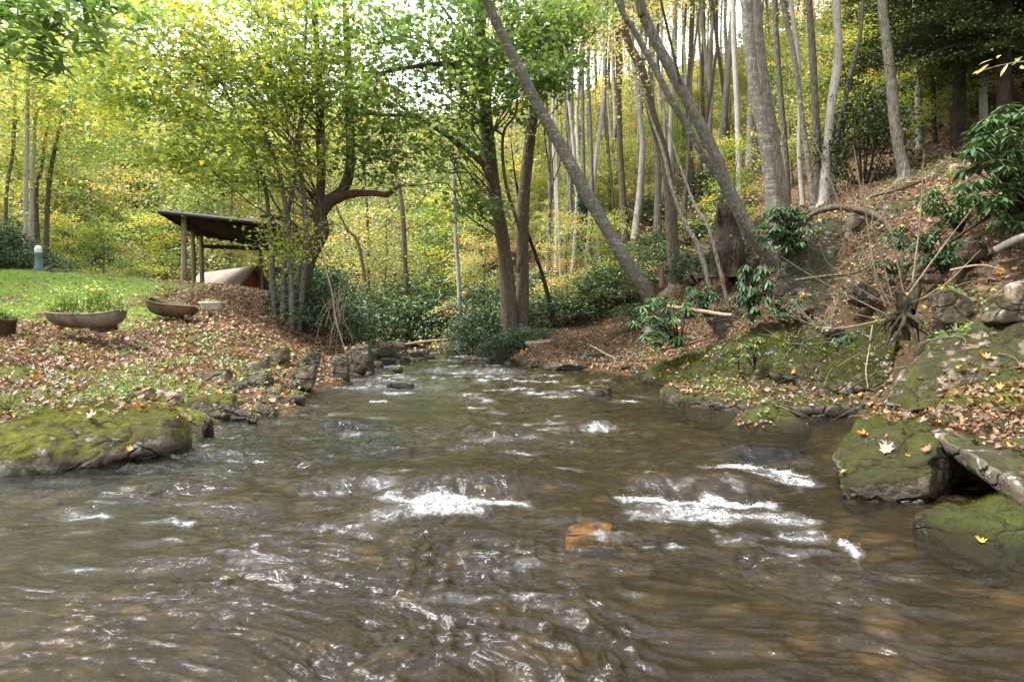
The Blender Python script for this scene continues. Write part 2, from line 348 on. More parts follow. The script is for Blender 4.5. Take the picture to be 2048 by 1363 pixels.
cpx((0, 800, 8.3), (0, 700, 11), (200, 762, 10), (200, 700, 12.5), (400, 740, 12), (300, 650, 14.5), (500, 660, 15.5), (600, 705, 16), (420, 610, 18), (150, 600, 17), (0, 562, 19),
    (545, 588, 22), (350, 570, 25), (150, 552, 27), (-200, 548, 28), (-300, 600, 18), (-100, 850, 6.8), (560, 625, 20), (470, 770, 10.8), (330, 800, 9.0),
    (1300, 742, 15.5), (1450, 722, 14.5), (1500, 655, 14.8), (1400, 645, 17), (1330, 625, 18.5), (1620, 690, 12.3), (1700, 600, 12.3), (1560, 520, 16), (1560, 432, 19), (1700, 450, 15),
    (1800, 405, 14), (1800, 347, 18), (1950, 303, 17), (2048, 275, 15), (2048, 410, 11), (1950, 505, 10), (2048, 592, 8.7), (1850, 640, 9.3), (1750, 745, 10.2), (1700, 815, 9.6), (1640, 640, 13),
    (1050, 702, 20), (1130, 708, 19), (1200, 700, 19.5), (1030, 660, 23.5), (1150, 650, 23.5), (1240, 640, 22.5), (1240, 712, 18.2))
craw((5.2, 7.2, .1), (4.2, 4.6, -.25), (5.2, 5.3, -.1), (6, 4.2, .1), (5.2, 6.2, .05), (6.6, 6.6, .4), (7.2, 5.6, .8), (6.2, 8.8, 1.55))
craw((10, 6, 3), (10, 2, 3), (6.5, 2, 1.0), (6, -3, 1.2), (12, 10, 5), (17, 16, 8), (-14, 36, 1.2), (-12, 41, .9), (-20, 42, 1.4), (-35, 42, 3), (-7, 26.5, .6), (-10, 29.3, .7), (22, 25, 11.5), (30, 40, 20), (12, 30, 8),
     (20, 40, 13), (10, 40, 9), (30, 70, 24), (10, 70, 13), (0, 60, 9), (-5, 50, 5), (0, 85, 12), (-15, 60, 6), (-15, 95, 17), (-40, 65, 9), (-40, 100, 20), (42, 30, 25), (65, 60, 45), (20, 115, 22), (-20, 145, 32),
     (60, 140, 50), (-75, 80, 24), (-60, 30, 6), (-40, 12, 3.2), (-20, 12, 2.0), (-15, 0, 1.3), (-40, -20, 3), (5, 30, 3.4), (3.2, 26, 1.6), (4.6, 20, 1.5), (2, 35, 3.0), (-3, 38, 1.2), (8, 25, 4.6), (-8, 42, 1.2), (-100, 160, 45), (160, 160, 110), (160, -60, 60), (-160, -60, 30), (0, -60, 2), (0, 200, 60), (40, -10, 16), (25, 5, 9))
CP = np.array(CP)
def _k(r): return np.sqrt(r * r + .35 ** 2)
def _solve():
    d = np.linalg.norm(CP[:, None, :2] - CP[None, :, :2], axis=2); n = len(CP)
    A = np.zeros((n + 3, n + 3)); A[:n, :n] = _k(d) - np.eye(n) * .01; A[:n, n] = 1; A[:n, n + 1:] = CP[:, :2]; A[n, :n] = 1; A[n + 1:, :n] = CP[:, :2].T
    return np.linalg.solve(A, np.concatenate([CP[:, 2], [0, 0, 0]]))
_wc = _solve()
def H(x, y, rough=True):
    x = np.atleast_1d(np.asarray(x, float)); y = np.atleast_1d(np.asarray(y, float)); z = np.empty(len(x))
    for s in range(0, len(x), 40000):
        e = slice(s, s + 40000); d = np.hypot(x[e, None] - CP[None, :, 0], y[e, None] - CP[None, :, 1])
        z[e] = _k(d) @ _wc[:-3] + _wc[-3] + _wc[-2] * x[e] + _wc[-1] * y[e]
    if rough:
        far = sstep(30, 70, y)
        a = np.where(x > 1, .17, .045) * (1 - .6 * (z < 0)) + far * .8
        z = z + a * fbm2(x * (1.1 - far * .7), y * (1.1 - far * .7), 5, 2) + .03 * fbm2(x * 5, y * 5, 3, 9)
    return z
def Hs(x, y): return float(H(x, y)[0])
def G(px, py, y0=4, y1=90):
    """ground point seen at a pixel"""
    Ys = np.geomspace(y0, y1, 260); P = np.array([W(px, py, y) for y in Ys]); h = H(P[:, 0], P[:, 1])
    i = np.argmax(P[:, 2] <= h); return np.array([P[i, 0], P[i, 1], h[i]]) if (P[:, 2] <= h).any() else np.array([P[-1, 0], P[-1, 1], h[-1]])

t = np.linspace(-1, 1, 520); gx = np.sinh(t * 4.2) / math.sinh(4.2) * 170
gy = np.concatenate([np.linspace(-60, 0, 14), np.linspace(.3, 24, 260), np.geomspace(24.2, 220, 150)])
X, Yg = np.meshgrid(gx, gy); hz = H(X.ravel(), Yg.ravel())
lawn = sstep(-.12, .22, hz - (1.42 + .45 * fbm2(X.ravel() * .5, Yg.ravel() * .5, 3, 4))) * (X.ravel() < -4) * sstep(32, 26, Yg.ravel())
lawn = lawn * sstep(-.44, -.58, X.ravel() / np.maximum(Yg.ravel(), 1) + .10 * fbm2(X.ravel() * .6, Yg.ravel() * .6, 3, 6))
side = (X.ravel() < -2.5) * sstep(.25, .5, fbm2(X.ravel() * .9, Yg.ravel() * 1.5, 4, 12) + .25) * sstep(12, 10, Yg.ravel()) * .55
lawn = np.maximum(lawn, side)
LAWN_F = None
ny, nx = X.shape; i = np.arange(ny - 1)[:, None] * nx; j = np.arange(nx - 1)[None, :]
Fq = np.stack([i + j, i + j + 1, i + nx + j + 1, i + nx + j], -1).reshape(-1, 4)
ga = Acc(); ga.add(np.stack([X.ravel(), Yg.ravel(), hz], 1), Fq, lawn)
ground = ga.build('ground', M['ground']); tag(ground, kind='structure')
GROUND_V = np.stack([X.ravel(), Yg.ravel(), hz], 1); GROUND_F = Fq
def lawn_at(x, y):
    z = H(x, y)
    l = sstep(-.12, .22, z - (1.42 + .45 * fbm2(x * .5, y * .5, 3, 4))) * (x < -4) * sstep(32, 26, y) * sstep(-.44, -.58, x / np.maximum(y, 1) + .10 * fbm2(x * .6, y * .6, 3, 6))
    s = (x < -2.5) * sstep(.25, .5, fbm2(x * .9, y * 1.5, 4, 12) + .25) * sstep(12, 10, y) * .55
    return np.maximum(l, s)

# ------------------------------------------------------------------ water
def ridge(x, y, s): return 1 - np.abs(n2(x, y, s)) * 2
# (px, py, half width px, half depth m, strength): white water
FOAM = []
def foam_spot(px, py, rx, ry, s): p = W(px, py, 5); Yd = 1.5 / ((1.5 - p[2]) / 5); FOAM.append(((px - 1024) / F * Yd, Yd, rx / F * Yd, ry, s))
for a in [(800, 992, 45, .20, .8), (870, 992, 75, .16, 1.15), (960, 998, 75, .16, 1.1), (1030, 1008, 40, .12, .95), (860, 1022, 110, .24, .85), (760, 1040, 80, .25, .5), (730, 1068, 70, .22, .45), (760, 970, 60, .18, .5), (680, 965, 50, .15, .35),
          (1290, 998, 55, .14, 1.1), (1400, 1000, 90, .17, 1.15), (1500, 1003, 70, .17, 1.1), (1400, 1030, 150, .28, .75), (1560, 1040, 80, .3, .7), (1500, 940, 60, .16, .95), (1560, 955, 60, .2, .75), (1620, 960, 45, .15, .8),
          (1600, 1075, 70, .2, .55), (1690, 1100, 35, .10, .75), (1610, 1112, 60, .09, .6), (1440, 945, 45, .12, .5), (1200, 857, 45, .16, .75), (1130, 868, 60, .15, .45), (990, 880, 70, .2, .45),
          (720, 868, 80, .12, .5), (620, 880, 60, .2, .4), (640, 1060, 80, .2, .35), (940, 880, 50, .2, .35), (1100, 1050, 60, .15, .35), (1210, 1075, 60, .1, .45), (1480, 1080, 70, .2, .45),
          (900, 790, 40, .4, .35), (980, 745, 90, .9, .5), (1000, 755, 120, .5, .45), (900, 722, 60, 1., .5), (1080, 728, 60, .9, .5), (760, 700, 40, 1.6, .6), (850, 705, 60, 1.4, .4), (780, 770, 50, .5, .45), (880, 775, 50, .5, .4), (1200, 772, 50, .4, .3), (1130, 790, 40, .3, .45), (1280, 795, 60, .3, .4),
          (150, 1030, 50, .15, .35), (480, 1020, 60, .2, .3), (170, 1070, 30, .1, .3), (520, 1080, 60, .12, .35), (420, 960, 60, .2, .3)]: foam_spot(*a)
for a in [(880, 990, 90, .09, 1.5), (980, 998, 80, .08, 1.4), (1300, 993, 60, .08, 1.5), (1400, 996, 100, .09, 1.6), (1495, 1000, 60, .08, 1.4), (1510, 938, 55, .08, 1.3), (1575, 948, 50, .08, 1.1)]: foam_spot(*a)
gq = np.random.default_rng(66)
for q in range(150):
    Yq = gq.uniform(10, 26) if q < 62 else gq.uniform(3.4, 10); c_ = np.interp(Yq, [3, 8, 12, 17, 22, 27], [-1.0, .1, -.1, -1.2, -2.6, -4.6]); hw_ = np.interp(Yq, [3, 8, 12, 17, 22, 27], [3.0, 3.6, 3.0, 2.1, 1.7, 1.4])
    xq = c_ + gq.uniform(-1, 1) * hw_
    if Yq > 6.5 and Yq < 10 and xq > 1.6: continue
    FOAM.append((xq, Yq, gq.uniform(.15, .45) * (1 if q < 62 else .7), gq.uniform(.06, .16) * (Yq / 7), gq.uniform(.52, .86) if q < 62 else gq.uniform(.36, .56)))
# humps where water pours over hidden rocks: (px, py, half width px, length m, height)
HUMP = []
for (px, py, rx, ry, h) in [(930, 968, 140, .34, .10), (1400, 970, 145, .32, .10), (1530, 912, 85, .3, .11), (1180, 850, 70, .35, .06), (1000, 872, 80, .3, .045), (700, 852, 80, .25, .05), (150, 1015, 45, .2, .02), (700, 960, 110, .3, .05),
                            (1180, 1040, 70, .2, .02), (780, 765, 50, .5, .05), (950, 740, 120, .7, .06), (470, 1010, 80, .3, .03), (1100, 960, 60, .3, .03), (330, 1120, 90, .2, .02)]:
    p = W(px, py, 5); Yd = 1.5 / ((1.5 - p[2]) / 5); HUMP.append(((px - 1024) / F * Yd, Yd, rx / F * Yd, ry, h))
def water_z(x, y):
    fl = fbm2(x * .7, y * .5, 3, 40)
    wx = x + .25 * fbm2(x * 1.3, y * 1.3, 2, 21) ; wy = y + .25 * fbm2(x * 1.1, y * 1.1, 2, 22) + .28 * x * sstep(6, 2, y)
    calm = sstep(1.1, 2.2, x - (y - 7.5) * .1 + 0 * x) * sstep(6.3, 7.6, y) * sstep(10.5, 9.0, y)
    turb = (.45 + .95 * sstep(-.3, .4, fl)) * (1 - .55 * calm)
    z = .020 * fbm2(wx * 1.1, wy * 1.7, 2, 50)
    z = z + turb * (.010 * ridge(wx * 2.1, wy * 3.8, 51) + .0125 * ridge(wx * 4.1, wy * 7.0, 52) * (.55 + .45 * n2(wx, wy, 60)) + .0125 * ridge(wx * 8.5, wy * 13, 53) * (.6 + .5 * n2(wx * 1.7, wy * 1.7, 61)) + .0054 * ridge(wx * 17, wy * 25, 54) * (.6 + .5 * n2(wx * 2.7, wy * 2.7, 62)) + .0006 * ridge(wx * 37, wy * 48, 63))
    z = z + sstep(10.5, 15, y) * (.03 * ridge(wx * 3, wy * 4, 58) + .012 * ridge(wx * 8, wy * 9, 59))
    near = np.zeros_like(x)
    for hx, hy, rx, ry, h in HUMP:
        dx = (x - hx) / rx; dy = (y - hy) / ry; e = np.exp(-dx ** 4)
        z = z + h * e * np.where(dy > 0, np.exp(-(dy / 1.6) ** 2), np.exp(-(dy / .55) ** 2)) - h * .7 * e * np.exp(-((dy + 1.1) / .6) ** 2)
        near = np.maximum(near, e * np.exp(-((dy + .6) / 1.9) ** 2) * min(1, h / .05))
    z = z + near * (.018 * fbm2(x * 14, y * 17, 3, 71) + .008 * ridge(x * 16 + y * 4, y * 9, 72))
    return z
def foam_at(x, y):
    f = np.zeros_like(x)
    wx = x + .10 * n2(x * 4, y * 4, 80) + .04 * n2(x * 11, y * 11, 82); wy = y + .09 * n2(x * 4, y * 4, 81) + .05 * n2(x * 9, y * 9, 83)
    for hx, hy, rx, ry, s in FOAM: f = np.maximum(f, s * np.exp(-(np.abs((wx - hx) / rx) ** 2.4 + np.abs((wy - hy) / ry) ** 2.2) * .9))
    n = .5 * ridge(wx * 6, wy * 9, 84) + .3 * ridge(wx * 15, wy * 22, 85) + .25 * n2(wx * 34, wy * 46, 86)
    st = ridge(wx * 9 + wy * 3, wy * 3.2, 87)
    core = np.clip((f * 1.05 + (.6 * n + .35 * st) * np.clip(f * 2, 0, 1) - .62) * 1.2, 0, 1.0)
    return np.clip(core * .72 + .28 * np.clip(f * 1.3 - .25, 0, 1), 0, 1)
rows = np.concatenate([np.linspace(-14, 1.2, 16), np.geomspace(1.3, 14, 900), np.geomspace(14.1, 40, 160)])
s_ = np.linspace(-1, 1, 1000)
half = np.maximum(np.abs(rows), 2.0)[:, None] * .98 + 1.2
Xw = s_[None] * half; Yw = rows[:, None] + 0 * Xw
far_off = -sstep(22, 36, Yw) * 9.0
Xw = Xw * (1 + 0 * Yw) + far_off * .8
WX, WY = Xw.ravel(), Yw.ravel(); zw = water_z(WX, WY); fo = foam_at(WX, WY)
zw = zw + fo * (.006 + .034 * np.maximum(0, fbm2(WX * 16, WY * 19, 3, 90)) + .006 * n2(WX * 60, WY * 60, 91))
ny, nx = Xw.shape; i = np.arange(ny - 1)[:, None] * nx; j = np.arange(nx - 1)[None, :]
wa = Acc(); wa.add(np.stack([WX, WY, zw], 1), np.stack([i + j, i + j + 1, i + nx + j + 1, i + nx + j], -1).reshape(-1, 4), fo)
def water_mat():
    k = NT('creek_water'); p = k.pos()
    tr = k.N('BsdfTransparent'); tr.inputs[0].default_value = (.74, .68, .50, 1)
    df = k.N('BsdfDiffuse'); k.L(k.mix(k.ramp(k.noise(k.map(p, (1, .7, 1)), .9, 5, .6), [(.35, 0), (.68, 1)]), (.018, .016, .009), (.050, .040, .020)), df.inputs[0])
    b = k.math('ADD', k.noise(k.map(p, (1, 1.5, 1)), 26, 4, .6, .6), k.math('MULTIPLY', k.noise(k.map(p, (1, 1.4, 1)), 75, 3, .6, .3), .35))
    nrm = k.bump(b, .8, .009)
    gl = k.N('BsdfGlossy'); gl.inputs['Roughness'].default_value = .03; k.L(nrm, gl.inputs['Normal']); gl.inputs[0].default_value = (.86, .89, .97, 1)
    m1 = k.N('MixShader'); m1.inputs[0].default_value = .16; k.L(tr.outputs[0], m1.inputs[1]); k.L(df.outputs[0], m1.inputs[2])
    fr = k.N('Fresnel'); fr.inputs[0].default_value = 1.36; k.L(nrm, fr.inputs['Normal'])
    m2 = k.N('MixShader'); k.L(fr.outputs[0], m2.inputs[0]); k.L(m1.outputs[0], m2.inputs[1]); k.L(gl.outputs[0], m2.inputs[2])
    fm = k.N('BsdfPrincipled'); fm.inputs['Base Color'].default_value = (.66, .69, .74, 1); fm.inputs['Roughness'].default_value = .35
    k.L(k.bump(k.noise(p, 60, 4, .7), 1, .03), fm.inputs['Normal'])
    m3 = k.N('MixShader'); ff = k.math('MULTIPLY', k.ramp(k.attr('tint'), [(.02, 0), (.28, .30), (.7, 1)]), k.ramp(k.noise(k.map(p, (1, .8, 1)), 30, 7, .8), [(.38, .0), (.64, 1)]))
    k.L(ff, m3.inputs[0]); k.L(m2.outputs[0], m3.inputs[1]); k.L(fm.outputs[0], m3.inputs[2])
    k.L(m3.outputs[0], k.out.inputs[0]); return k.m
water = wa.build('water', water_mat()); tag(water, kind='structure')

# ------------------------------------------------------------------ rocks
BV = [GROUND_V]; BF = [GROUND_F]; BN = [len(GROUND_V)]      # for leaf scatter: everything leaves can land on
def reg_bvh(v, f): BF.append(f + sum(BN)); BV.append(v); BN.append(len(v))
_ico = {}
def ico(n):
    if n not in _ico:
        bm = bmesh.new(); bmesh.ops.create_icosphere(bm, subdivisions=n, radius=1)
        _ico[n] = (np.array([v.co[:] for v in bm.verts]), np.array([[v.index for v in f.verts] for f in bm.faces])); bm.free()
    return _ico[n]
def planes_random(k, seed, box=.75):
    r = np.random.default_rng(seed); N = r.normal(0, 1, (k, 3)); N[:6] = np.array([[1, 0, 0], [-1, 0, 0], [0, 1, 0], [0, -1, 0], [0, 0, 1], [0, 0, -1]]) + r.normal(0, .16, (6, 3))
    N /= np.linalg.norm(N, axis=1)[:, None]; d = r.uniform(.82, 1.1, k); d[:6] = r.uniform(box, .95, 6); return N, d
def star(N, d, n, sharp=14):
    D, f = ico(n); q = np.maximum(D @ N.T, 1e-3) / d; inv = (q ** sharp).sum(1) ** (1 / sharp); return D / inv[:, None], f
def finish_rock(name, V, f, mat, label, group, amp, freq, seed, cat='rock', strata=0):
    c = V.mean(0); a = Acc()
    me = bpy.data.meshes.new('t'); me.from_pydata(V.tolist(), [], f.tolist()); me.update(); nr = np.empty(len(V) * 3); me.vertices.foreach_get('normal', nr); nr = nr.reshape(-1, 3); bpy.data.meshes.remove(me)
    d = amp * 1.35 * fbm3(V * freq, 6, seed, .58)
    if strata: d = d + strata * (np.abs(n3(V * np.array([.5, .5, 9.]), seed + 3)) - .3) * (1 - np.abs(nr[:, 2]))
    d = d - amp * .9 * np.clip(.16 - np.abs(n3(V * freq * 2.1, seed + 5)), 0, 1) * 2.2 + amp * .22 * fbm3(V * freq * 7, 3, seed + 9, .6)
    V = V + nr * d[:, None]
    a.add(V, f); base = np.array([c[0], c[1], V[:, 2].min()])
    o = a.build(name, mat, None, base); tag(o, label, cat, group); reg_bvh(V, f); return o
def rock(x0, x1, yt, yb, Y, mat, label, depth=.8, seed=None, n=4, amp=.10, tilt=0, group=None, name='rock', rot=0, box=.75, sink=.35, strata=0):
    """a rock whose visible outline spans these photo pixels at depth Y"""
    seed = seed if seed is not None else int(x0 * 7 + yt)
    Wd = (x1 - x0) / F * Y; Ht = (yb - yt) / F * Y; c = W((x0 + x1) / 2, (yt + yb) / 2, Y)
    N, d = planes_random(15, seed, box); V, f = star(N, d, n)
    V = V / np.abs(V).max(0) * np.array([Wd / 2, depth * Wd / 2, Ht / 2 * (1 + sink)]); 
    a, b = math.cos(tilt), math.sin(tilt); V = V @ np.array([[a, 0, b], [0, 1, 0], [-b, 0, a]]); a, b = math.cos(rot), math.sin(rot); V = V @ np.array([[a, b, 0], [-b, a, 0], [0, 0, 1]])
    V = V + c + np.array([0, depth * Wd * .35, -Ht / 2 * sink])
    sz = min(Wd, Ht); return finish_rock(name, V, f, M[mat], label, group, amp * max(sz, Wd * .35), 2.2 / max(Wd, .1), seed, strata=strata)
def hull_rock(P, mat, label, n=6, amp=.05, freq=2, seed=1, sharp=22, name='boulder', cat='boulder', strata=0, group=None, chisel=(.78, .97)):
    P = np.array([W(*p) for p in P]) if len(P[0]) == 3 else np.array([p[:3] for p in P])
    bm = bmesh.new(); vs = [bm.verts.new(p) for p in P]; bmesh.ops.convex_hull(bm, input=vs); bm.normal_update(); c = P.mean(0)
    N = []; d = []
    for fc in bm.faces:
        nn = np.array(fc.normal); dd = nn @ (np.array(fc.verts[0].co) - c)
        if dd < 0: nn, dd = -nn, -dd
        N.append(nn); d.append(max(dd, .02))
    bm.free(); gr = np.random.default_rng(seed + 40); Nr = gr.normal(0, 1, (16, 3)); Nr /= np.linalg.norm(Nr, axis=1)[:, None]; sup = ((P - c) @ Nr.T).max(0)
    V, f = star(np.vstack([np.array(N), Nr]), np.concatenate([np.array(d), sup * gr.uniform(*chisel, 16)]), n, sharp + 14)
    return finish_rock(name, V + c, f, M[mat], label, group, amp, freq, seed, cat, strata)

# left bank
hull_rock([(-60, 930, 6.0), (30, 948, 6.1), (200, 925, 6.5), (395, 882, 7.2), (402, 840, 7.4), (330, 812, 8.0), (180, 798, 8.3), (20, 812, 7.9), (-120, 830, 7.5), (20, 850, 6.6), (240, 840, 6.9), (380, 830, 7.2), (0, 1010, 6.3), (380, 940, 7.4), (200, 980, 8)],
          'rock_moss_bright', 'long low boulder with bright green moss at the left edge of the creek', amp=.13, freq=1.5, seed=4)
G_L = 'rocks on the left bank'
rock(350, 474, 788, 838, 9.2, 'rock_moss_bright', 'moss covered rock behind the right end of the long left boulder', depth=.7, n=5)
rock(240, 312, 772, 818, 8.9, 'rock_half', 'tan and green lump of rock standing just behind the long left boulder', depth=.9, n=5)
rock(302, 358, 774, 814, 9.0, 'rock_dry', 'bare pale tan rock between the mossy ones of the left bank', n=5)
rock(175, 236, 766, 796, 9.3, 'rock_dry', 'flat tan rock under the grass above the long left boulder', depth=.6, n=4)
rock(347, 460, 742, 790, 10.8, 'rock_half', 'broad flat slab with mossy top and leaves beside the grass tufts', depth=.8, tilt=.15, n=5)
rock(470, 540, 748, 782, 11.0, 'rock_dark', 'dark shaded slab jutting from the left bank under fallen leaves', depth=.9, tilt=.15)
rock(455, 492, 761, 788, 10.6, 'rock_grey', 'smooth grey round stone beside the dark shaded slab')
rock(470, 550, 716, 756, 12.0, 'rock_half', 'long tilted slab leaning down to the creek on the left bank', depth=.5, tilt=.42)
rock(500, 552, 798, 842, 9.6, 'rock_half', 'rounded brown green rock at the water edge, left shore', n=4, tilt=.3)
rock(533, 568, 789, 812, 10.4, 'rock_grey', 'small grey rock at the waterline, left of its dark twin')
rock(564, 606, 789, 814, 10.4, 'rock_dark', 'small dark wet rock at the tip of the left shore')
rock(521, 555, 772, 792, 11.0, 'rock_dry', 'little tan rock above the two waterline stones')
rock(576, 631, 728, 770, 12.3, 'rock_half', 'big rounded tan green rock halfway up the left shore', n=5)
rock(526, 576, 694, 728, 13.8, 'rock_moss', 'mossy rock in the leafy slope above the creek')
rock(427, 470, 688, 706, 14.0, 'rock_half', 'thin grey slab lying in the leafy slope', depth=.5, tilt=.3)
rock(595, 638, 702, 728, 14.5, 'rock_moss', 'small mossy rock near the end of the leafy slope')
rock(660, 698, 708, 758, 14.2, 'rock_half', 'upright mossy rock beside the large dark boulder')
rock(448, 505, 817, 838, 9.2, 'rock_dark', 'flat dark rock lying low between leaves on the left shore', depth=.6)
rock(400, 424, 834, 868, 8.0, 'rock_dark', 'narrow dark rock wedged against the end of the long left boulder')
rock(492, 514, 828, 844, 8.9, 'rock_grey', 'small pale stone in the wet leaves by the left shore')
rock(177, 212, 646, 660, 12.9, 'rock_dry', 'smooth tan stone propping the long trough planter', depth=.8)
rock(213, 234, 646, 657, 12.9, 'rock_half', 'small brown stone beside the tan stone under the trough planter')
rock(366, 384, 630, 640, 15.0, 'rock_half', 'small stone under the rusty trough')
rock(80, 104, 530, 553, 24.5, 'rock_dark', 'round dark stone left of the lamp bollard')
rock(98, 134, 536, 556, 24.0, 'rock_dark', 'low dark stone at the foot of the lamp bollard')
rock(682, 743, 690, 752, 15.8, 'rock_dark', 'large dark square boulder at the left edge of the creek bend', depth=1, n=5, box=.9)
rock(750, 814, 682, 710, 21.5, 'rock_dark', 'brown boulder in the far bend of the creek', n=4)
rock(834, 858, 697, 711, 21, 'rock_dark', 'small dark stone right of the brown boulder in the far bend')
rock(846, 872, 709, 716, 19.5, 'rock_dark', 'flat small dark stone in the far riffle', depth=.6)
rock(782, 806, 733, 742, 16.3, 'rock_dark', 'low dark stone in the riffle beside the large square boulder')
rock(978, 988, 712, 719, 19.5, 'rock_dark', 'tiny dark stone right of the long midstream rock')
for (a, b, c, d, Y) in [(742, 766, 722, 734, 17.5), (762, 792, 714, 726, 18.8), (800, 822, 712, 722, 19.2), (820, 838, 703, 713, 20.4), (728, 748, 742, 754, 15.5), (790, 812, 704, 714, 20.5)]:
    rock(a, b, c, d, Y, 'rock_dark', 'small stone of the gravel bar behind the large square boulder', group='stones of the far left gravel bar', n=3)
# midstream
rock(918, 980, 713, 732, 18.3, 'rock_dark', 'long dark rock in midstream of the far riffle', depth=.5)
rock(772, 828, 764, 780, 13.2, 'rock_dark', 'low wet pointed rock left of midstream', depth=.5, tilt=-.08)
rock(1168, 1231, 764, 800, 12.0, 'rock_moss', 'small moss topped rock in midstream right of centre', depth=.8, n=4)
rock(1086, 1185, 724, 745, 17.0, 'rock_dark', 'flat dark slab in the water before the leafy gravel bar', depth=.5, box=.9)
rock(1180, 1220, 720, 740, 17.6, 'rock_dark', 'dark rounded rock at the right end of the flat water slab')
rock(1058, 1080, 718, 734, 17.8, 'rock_dark', 'small dark rock left of the flat water slab')
rock(1010, 1022, 722, 729, 18.0, 'rock_dark', 'tiny wet rock in the centre of the far riffle')
rock(638, 800, 838, 884, 8.8, 'rock_grey', 'low pale rock awash in the creek left of centre', depth=.5, sink=1.2, n=5)
hull_rock([(1438, 866, 8.5), (1490, 880, 8.2), (1570, 882, 8.15), (1626, 866, 8.4), (1562, 804, 8.6), (1530, 798, 8.7), (1490, 818, 8.7), (1470, 850, 9.1), (1600, 850, 9.2), (1440, 900, 8.6), (1610, 900, 8.4)], 'rock_moss', 'pyramid shaped mossy rock standing in the calm pool', amp=.05, freq=3, seed=31, n=5, chisel=(.97, 1.1), name='rock', cat='rock')
rock(1130, 1240, 1058, 1086, 5.22, 'rock_orange', 'orange brown stone showing through the shallow foam', depth=.8, sink=.6, n=5)
# right bank, near
hull_rock([(1672, 905, 6.1), (1680, 985, 5.4), (1700, 1003, 5.25), (1890, 1005, 5.15), (1895, 900, 5.3), (1890, 838, 5.9), (1745, 818, 7.2), (1860, 815, 6.8), (1705, 850, 6.6), (1790, 890, 5.5), (1700, 1060, 5.5), (1890, 1060, 5.5), (1700, 930, 7.2), (1980, 900, 6.6)],
          'rock_moss', 'dark mossy boulder under the overhanging slab at the right shore', amp=.10, freq=2.2, seed=9)
hull_rock([(1836, 842, 6.2), (1878, 872, 5.4), (1955, 912, 4.8), (2060, 985, 4.3), (2250, 1040, 4.0), (2400, 980, 4.6), (2300, 830, 6.0), (2048, 806, 6.7), (1890, 815, 6.8),
           (1850, 868, 6.1), (1890, 902, 5.4), (1962, 958, 4.8), (2060, 1030, 4.35), (2250, 1095, 4.1), (2300, 860, 6.1), (1960, 838, 6.8)],
          'rock_grey', 'overhanging flat grey slab strewn with dry leaves at the right shore', amp=.035, freq=3, seed=5, sharp=30, chisel=(.99, 1.1), name='rock_slab', cat='rock')
hull_rock([(1790, 1040, 4.75), (1850, 1000, 4.9), (2060, 985, 4.5), (2300, 1010, 4.2), (2300, 1250, 3.6), (2048, 1180, 3.75), (1920, 1125, 4.1), (1850, 1085, 4.4), (1850, 1200, 4.6), (2300, 1000, 5.2), (2100, 1000, 5.2)],
          'rock_moss', 'low dark mossy rock sloping into the water below the overhang', amp=.08, freq=2.4, seed=6)
hull_rock([(1860, 800, 6.9), (1900, 778, 7.2), (2048, 752, 7.3), (2250, 745, 7.0), (2300, 790, 6.2), (2048, 810, 6.4), (1900, 826, 6.6), (1855, 830, 6.8), (1900, 880, 6.8), (2250, 880, 6.6)],
          'rock_moss_bright', 'bright green mossy block lying on the leafy overhang', amp=.06, freq=2.2, seed=7)
hull_rock([(1745, 818, 7.9), (1800, 735, 8.2), (1850, 668, 8.5), (1940, 628, 8.5), (2060, 592, 8.3), (2300, 540, 8.1), (2500, 620, 7.2), (2300, 800, 6.5), (2048, 765, 6.9), (1880, 815, 7.3), (1760, 835, 7.7), (1900, 870, 7.8), (2300, 700, 10), (1850, 780, 10), (1930, 700, 7.7)],
          'rock_half', 'huge sloping rock with moss patches and bare grey foot on the right bank', amp=.16, freq=1.1, seed=8, strata=.03)
hull_rock([(x_, y_, z_ + dz, 0) for x_, y_, z_ in [(2.35, 11.5, .15), (2.8, 10.5, .14), (3.5, 9.8, .16), (4.6, 9.3, .18), (5.4, 9.5, .24), (5.8, 11, .32), (4.2, 12.4, .30), (2.8, 12.5, .24)] for dz in (0, -.4)],
          'rock_half', 'low flat rock shelf covered in autumn leaves beside the calm pool', amp=.06, freq=2, seed=10, name='rock_slab', cat='rock')
rock(1672, 1738, 742, 794, 10.0, 'rock_half', 'rounded grey brown stone sitting on the leafy rock shelf', n=4)
rock(1640, 1690, 762, 790, 10.1, 'rock_moss', 'small mossy stone left of the rounded stone on the shelf')
G_R = None
hull_rock([(1235, 755, 15.2), (1300, 768, 14.0), (1385, 785, 12.6), (1530, 770, 12.3), (1520, 690, 13.2), (1450, 690, 14), (1340, 712, 15), (1260, 740, 15.6), (1400, 830, 13.5), (1560, 740, 14)],
          'rock_ledge', 'low mossy rock apron sloping into the pool under orange leaves', amp=.14, freq=1.2, seed=12, n=6)
hull_rock([(1440, 780, 12.0), (1560, 775, 11.7), (1600, 668, 12.4), (1500, 652, 13.6), (1430, 700, 13.5), (1560, 640, 13.6), (1600, 800, 12.6), (1440, 800, 13.2)],
          'rock_ledge', 'dark mossy ledge face left of the bare grey cleft in the right bank', amp=.18, freq=1.5, seed=13, n=6, strata=.09)
hull_rock([(1555, 772, 11.2), (1720, 772, 10.8), (1700, 655, 11.6), (1590, 645, 12.2), (1560, 700, 11.8), (1650, 640, 13), (1720, 800, 12), (1560, 800, 12.2)],
          'rock_ledge', 'square dark mossy ledge block in the middle of the right bank', amp=.17, freq=1.6, seed=14, n=6, strata=.10)
